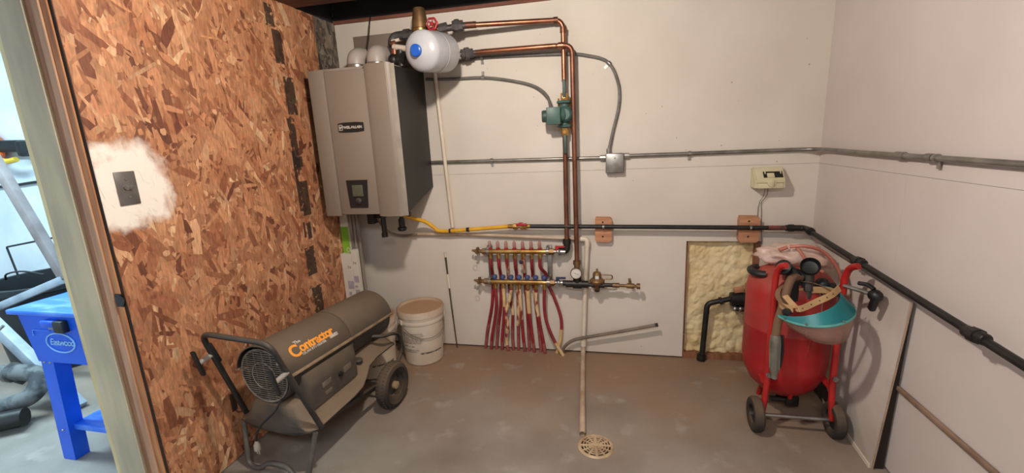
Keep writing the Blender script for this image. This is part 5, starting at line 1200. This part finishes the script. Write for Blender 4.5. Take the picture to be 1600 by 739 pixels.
obj('strap_hole', bm, 'ink', fb)
bm = B()
for a in (-2.95, -2.45, -1.57, -0.75, -0.2): lathe(bm, [(0.005, 0), (0.004, 0.003), (0, 0.0035)], tilt @ Vector((0.151 * math.cos(a), 0.151 * math.sin(a), -0.048 + 0.045 * abs(2 * (a + PI) / PI - 1) ** 2)), tilt.to_3x3() @ Vector((math.cos(a), math.sin(a), 0)), 8)
obj('snap_button', bm, 'zinc', t)
bm = B(); lathe(bm, [(0.016, 0), (0.016, 0.014), (0, 0.016)], tilt @ Vector((-0.115, -0.01, 0.0)), (-0.7, -0.7, 0), 14); obj('side_knob', bm, 'black', t)

# black nozzle tool by the panel top
t = thing('spray_tool', 'black hose nozzle with a short metal pipe lying above the leaning panel', 'tool', (1.04, 2.03, 0.75))
bm = B(); tube(bm, spline([(0.985, 2.06, 0.745), (1.02, 2.02, 0.742), (1.05, 1.985, 0.737)], 6), 0.009, 10); obj('metal_pipe', bm, 'gun_grey', t)
bm = B(); sphere(bm, (1.06, 1.97, 0.735), 0.026, 12, (1, 1.2, 1)); tube(bm, spline([(1.055, 1.975, 0.76), (1.045, 2.0, 0.77), (1.025, 2.03, 0.768)], 6), 0.009, 8); boxm(bm, (0.024, 0.03, 0.075), Matrix.Translation((1.055, 1.965, 0.705)) @ Matrix.Rotation(0.35, 4, 'X'), 0.008); obj('nozzle_body', bm, 'black', t)

# leaning panel
t = thing('leaning_panel', 'dusty white board panel leaning on the wall below the black gas pipe', 'panel', (1.09, 2.1, 0))
def pan(y, z):  # board front face
    x = 1.074 + 0.030 * (y - 1.873) / 0.37 * (1 - z / 0.76) + 0.034 * z / 0.76
    return x
bm = B(); rows = []
yn0, yn1 = 1.873, 1.846; yf0, yf1 = 2.62, 2.62
c0 = [(pan(yn0, 0), yn0, 0.0), (pan(yf0, 0) - 0.02, yf0, 0.0), (1.108, yf1, 0.79), (1.108, yn1, 0.755)]
vv = [bm.verts.new(p) for p in c0] + [bm.verts.new((p[0] + 0.012, p[1], p[2])) for p in c0]
for f in ((0, 1, 2, 3), (7, 6, 5, 4), (0, 4, 5, 1), (1, 5, 6, 2), (2, 6, 7, 3), (3, 7, 4, 0)): bm.faces.new([vv[i] for i in f])
obj('board', bm, 'board_white', t)
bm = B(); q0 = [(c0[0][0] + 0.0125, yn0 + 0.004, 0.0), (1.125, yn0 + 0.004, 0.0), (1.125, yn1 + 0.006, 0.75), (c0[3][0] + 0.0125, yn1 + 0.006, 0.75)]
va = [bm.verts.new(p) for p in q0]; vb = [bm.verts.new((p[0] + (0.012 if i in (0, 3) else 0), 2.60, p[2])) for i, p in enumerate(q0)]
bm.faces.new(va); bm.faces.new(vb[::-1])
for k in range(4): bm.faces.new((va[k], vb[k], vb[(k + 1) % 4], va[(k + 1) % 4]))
obj('gap_shade_wedge', bm, 'osb_edge_gap_shade', t, label='dark wedge added as shade in the gap behind the white face')  # solid dark wedge added for the shade between board and wall
bm = B(); a0, a1 = Vector(c0[0]), Vector(c0[3]); beam(bm, a0 + Vector((0.006, -0.0022, 0.001)), a1 + Vector((0.006, -0.0022, -0.001)), 0.011, 0.004, (1, 0, 0)); obj('near_edge', bm, 'board_edge', t, label='bare brown edge')
bm = B(); a0, a1 = Vector(c0[0]), Vector(c0[1]); beam(bm, a0 + Vector((-0.003, 0.002, 0.010)), a1 + Vector((-0.003, -0.002, 0.010)), 0.005, 0.018, (0, 0, 1)); obj('bottom_edge', bm, 'pvc', t)

# ------------------------------------------------------------------ things in the garage
t = thing('parts_washer', 'bright blue parts washer tub on legs seen through the doorway', 'parts washer', (-2.34, 1.6, 0))
bm = B(); box(bm, (-2.665, 1.335, 0.762), (-2.02, 1.86, 0.785), 0.006); obj('lid', bm, 'washer_lid', t)
bm = B(); a = [(-2.625, 1.352), (-2.03, 1.352), (-2.03, 1.845), (-2.625, 1.845)]; b_ = [(-2.578, 1.352), (-2.05, 1.352), (-2.05, 1.82), (-2.578, 1.82)]
va = [bm.verts.new((x, y, 0.762)) for x, y in a]; vb = [bm.verts.new((x, y, 0.53)) for x, y in b_]
bm.faces.new(va); bm.faces.new(vb[::-1])
for k in range(4): bm.faces.new((va[k], vb[k], vb[(k + 1) % 4], va[(k + 1) % 4]))
tub = obj('tub', bm, 'washer_blue', t)
bm = B(); tube(bm, fillet([(-2.557, 1.350, 0.66), (-2.557, 1.350, 0.688), (-2.45, 1.350, 0.688)], 0.015), 0.003, 6); obj('pressed_rib', bm, 'washer_lid', tub)
bm = B(); box(bm, (-2.455, 1.325, 0.715), (-2.375, 1.352, 0.745), 0.004); obj('latch', bm, 'washer_blue', tub)
bm = B(); box(bm, (-2.385, 1.325, 0.690), (-2.33, 1.352, 0.745), 0.004); obj('lock_block', bm, 'black', tub)
bm = B(); boxm(bm, (0.03, 0.012, 0.014), Matrix.Translation((-2.425, 1.346, 0.705)), 0.002); obj('latch_pin', bm, 'zinc', tub)
bm = B(); tube(bm, [(-2.405 + 0.083 * math.cos(2 * PI * k / 40), 1.3495, 0.632 + 0.046 * math.sin(2 * PI * k / 40)) for k in range(40)], 0.0035, 6, closed=True)
b2 = text_bm('Eastwood', 0.044, plane_warp((-2.470, 1.3500, 0.620), (1, 0, 0), (0, 0, 1)), offset=0.0006, shear=0.25, space=0.80, res=3); me = bpy.data.meshes.new('t'); b2.to_mesh(me); b2.free(); bm.from_mesh(me)
obj('oval_lettering', bm, 'light_print', tub, label='pale blue script in an oval')
for x, y, s in ((-2.535, 1.36, -1), (-2.09, 1.36, 1), (-2.535, 1.81, -1), (-2.09, 1.81, 1)):
    bm = B(); beam(bm, (x, y, 0.54), (x + s * 0.045, y, 0.0), 0.075, 0.006, (0, 1, 0)); beam(bm, (x + 0.034 * (-s), y + 0.03, 0.54), (x + s * 0.045 + 0.034 * (-s), y + 0.03, 0.0), 0.006, 0.06, (0, 1, 0)); lg = obj('leg', bm, 'washer_blue', t)
    bm = B()
    for z, dx in ((0.525, -0.018), (0.525, 0.018), (0.165, 0.0)): lathe(bm, [(0.006, 0), (0.004, 0.004), (0, 0.005)], (x + dx + s * 0.045 * (1 - z / 0.54), y - 0.004, z), (0, -1, 0), 8)
    obj('bolt', bm, 'zinc', lg)
bm = B(); box(bm, (-2.54, 1.38, 0.155), (-2.08, 1.80, 0.185), 0.003); obj('lower_shelf', bm, 'washer_lid', t)

t = thing('steel_frame', 'pale welded steel frame leaning behind the blue parts washer', 'frame', (-3.3, 1.9, 0))
bm = B(); beam(bm, (-3.85, 2.0, 1.90), (-3.19, 1.9, 0.735), 0.06, 0.045, (0, 1, 0), 0.003); obj('angle_bar', bm, 'brown_steel', t)
bm = B(); beam(bm, (-3.19, 1.88, 0.735), (-3.86, 1.88, 0.52), 0.045, 0.035, (0, 1, 0), 0.003); obj('cross_bar', bm, 'pale_steel', t)
bm = B(); beam(bm, (-3.83, 1.80, 0.585), (-3.05, 1.72, 0.0), 0.075, 0.05, (0, 1, 0), 0.003); obj('brace_bar', bm, 'pale_steel', t)
bm = B(); beam(bm, (-3.22, 1.93, 0.70), (-3.02, 2.2, 0.0), 0.04, 0.03, (0, 1, 0), 0.003); obj('leg_bar', bm, 'pale_steel', t)

t = thing('black_bin', 'round black bin with a wire hoop behind the steel frame', 'bin', (-3.95, 2.27, 0))
bm = B(); lathe(bm, [(0, 0), (0.30, 0), (0.345, 0.57), (0.365, 0.58), (0.365, 0.62), (0.33, 0.62), (0.28, 0.03), (0, 0.03)], (-3.95, 2.27, 0), seg=36, cap=False); obj('body', bm, 'bin_black', t)
bm = B(); tube(bm, fillet([(-4.16, 2.21, 0.62), (-4.19, 2.21, 0.85), (-3.71, 2.21, 0.92), (-3.68, 2.21, 0.64)], 0.012), 0.0065, 8); tube(bm, spline([(-4.16, 2.14, 0.63), (-4.06, 2.10, 0.685), (-3.87, 2.08, 0.715), (-3.71, 2.10, 0.69)], 6), 0.006, 6); obj('wire_hoop', bm, 'bin_black', t)
t = tag(obj('dark_drum', (lambda b: (lathe(b, [(0, 0), (0.25, 0), (0.255, 0.01), (0.255, 0.58), (0.24, 0.60), (0, 0.60)], (-3.25, 2.52, 0), seg=32), b)[1])(B()), 'dark_green'), 'dark green drum standing behind the blue washer', 'drum')

def etube(bm, pts, r, seg): tube(bm, [Vector(p) + Vector((0.02, 0.0, 0)) for p in pts], r * 0.85, seg)
def elathe(bm, pr_, o_, d_, sg): lathe(bm, pr_, Vector(o_) + Vector((0.02, 0.0, 0)), d_, sg)
t = thing('exhaust_manifold', 'dusty grey cast exhaust pipes lying on the garage floor', 'exhaust pipe', (-3.3, 1.45, 0))
bm = B(); etube(bm, spline([(-3.75, 1.30, 0.10), (-3.50, 1.40, 0.10), (-3.32, 1.52, 0.11), (-3.20, 1.60, 0.15), (-3.26, 1.68, 0.22), (-3.42, 1.66, 0.24)], 8), 0.055, 14); obj('bent_pipe', bm, 'exhaust', t)
bm = B(); etube(bm, spline([(-3.9, 1.40, 0.20), (-3.65, 1.52, 0.22), (-3.45, 1.62, 0.26), (-3.40, 1.70, 0.18)], 8), 0.048, 14); obj('bent_pipe', bm, 'exhaust', t)
bm = B()
for p, d in (((-3.42, 1.655, 0.24), (1, 0.1, 0.1)), ((-3.6, 1.36, 0.10), (1, 0.4, 0)), ((-3.55, 1.57, 0.24), (1, 0.5, 0.1))): elathe(bm, [(0.058, -0.012), (0.058, 0.012)], p, d, 12)
obj('flange', bm, 'zinc', t)
bm = B(); etube(bm, spline([(-4.0, 1.15, 0.07), (-3.7, 1.22, 0.07), (-3.4, 1.35, 0.07), (-3.15, 1.52, 0.07)], 8), 0.06, 12); obj('lower_pipe', bm, 'black_iron', t)
bm = B(); etube(bm, spline([(-3.60, 1.62, 0.28), (-3.62, 1.65, 0.36), (-3.55, 1.68, 0.44), (-3.50, 1.72, 0.50)], 6), 0.010, 8); obj('thin_tube', bm, 'zinc', t)

t = thing('wall_tool', 'orange and black tool with a yellow cord hung on the garage wall', 'tool', (-5.0, 2.85, 1.55))
bm = B(); boxm(bm, (0.42, 0.08, 0.10), Matrix.Translation((-5.05, 2.85, 1.575)) @ Matrix.Rotation(0.03, 4, 'Y'), 0.02); boxm(bm, (0.07, 0.09, 0.13), Matrix.Translation((-4.83, 2.84, 1.545)), 0.02); obj('black_body', bm, 'black', t)
bm = B(); sphere(bm, (-5.20, 2.84, 1.57), 0.13, 18, (1, 0.4, 1.1)); obj('orange_housing', bm, 'orange', t)
bm = B(); tube(bm, spline([(-5.25, 2.78, 1.54), (-5.10, 2.76, 1.50), (-4.95, 2.76, 1.45), (-4.85, 2.78, 1.46)], 6), 0.022, 8); obj('yellow_cord', bm, 'tool_yellow', t)
bm = B(); tube(bm, spline([(-5.6, 2.885, 1.22), (-5.2, 2.885, 1.235), (-4.8, 2.885, 1.265), (-4.3, 2.885, 1.27)], 6), 0.012, 8); tag(obj('black_cable', bm, 'black'), 'black cable stretched along the pale garage wall', 'cable')
for i, (x, z, lab) in enumerate(((-4.72, 1.92, 'upper'), (-4.70, 1.78, 'lower'))):
    bm = B(); beam(bm, (x, 2.90, z), (x - 0.05, 2.84, z + 0.02), 0.03, 0.03); beam(bm, (x - 0.05, 2.84, z + 0.02), (x + 0.06, 2.84, z - 0.03), 0.03, 0.02); tag(obj('wall_hook', bm, 'dark_green'), f'{lab} of two small dark hooks on the pale garage wall', 'hook', 'hooks on the garage wall')
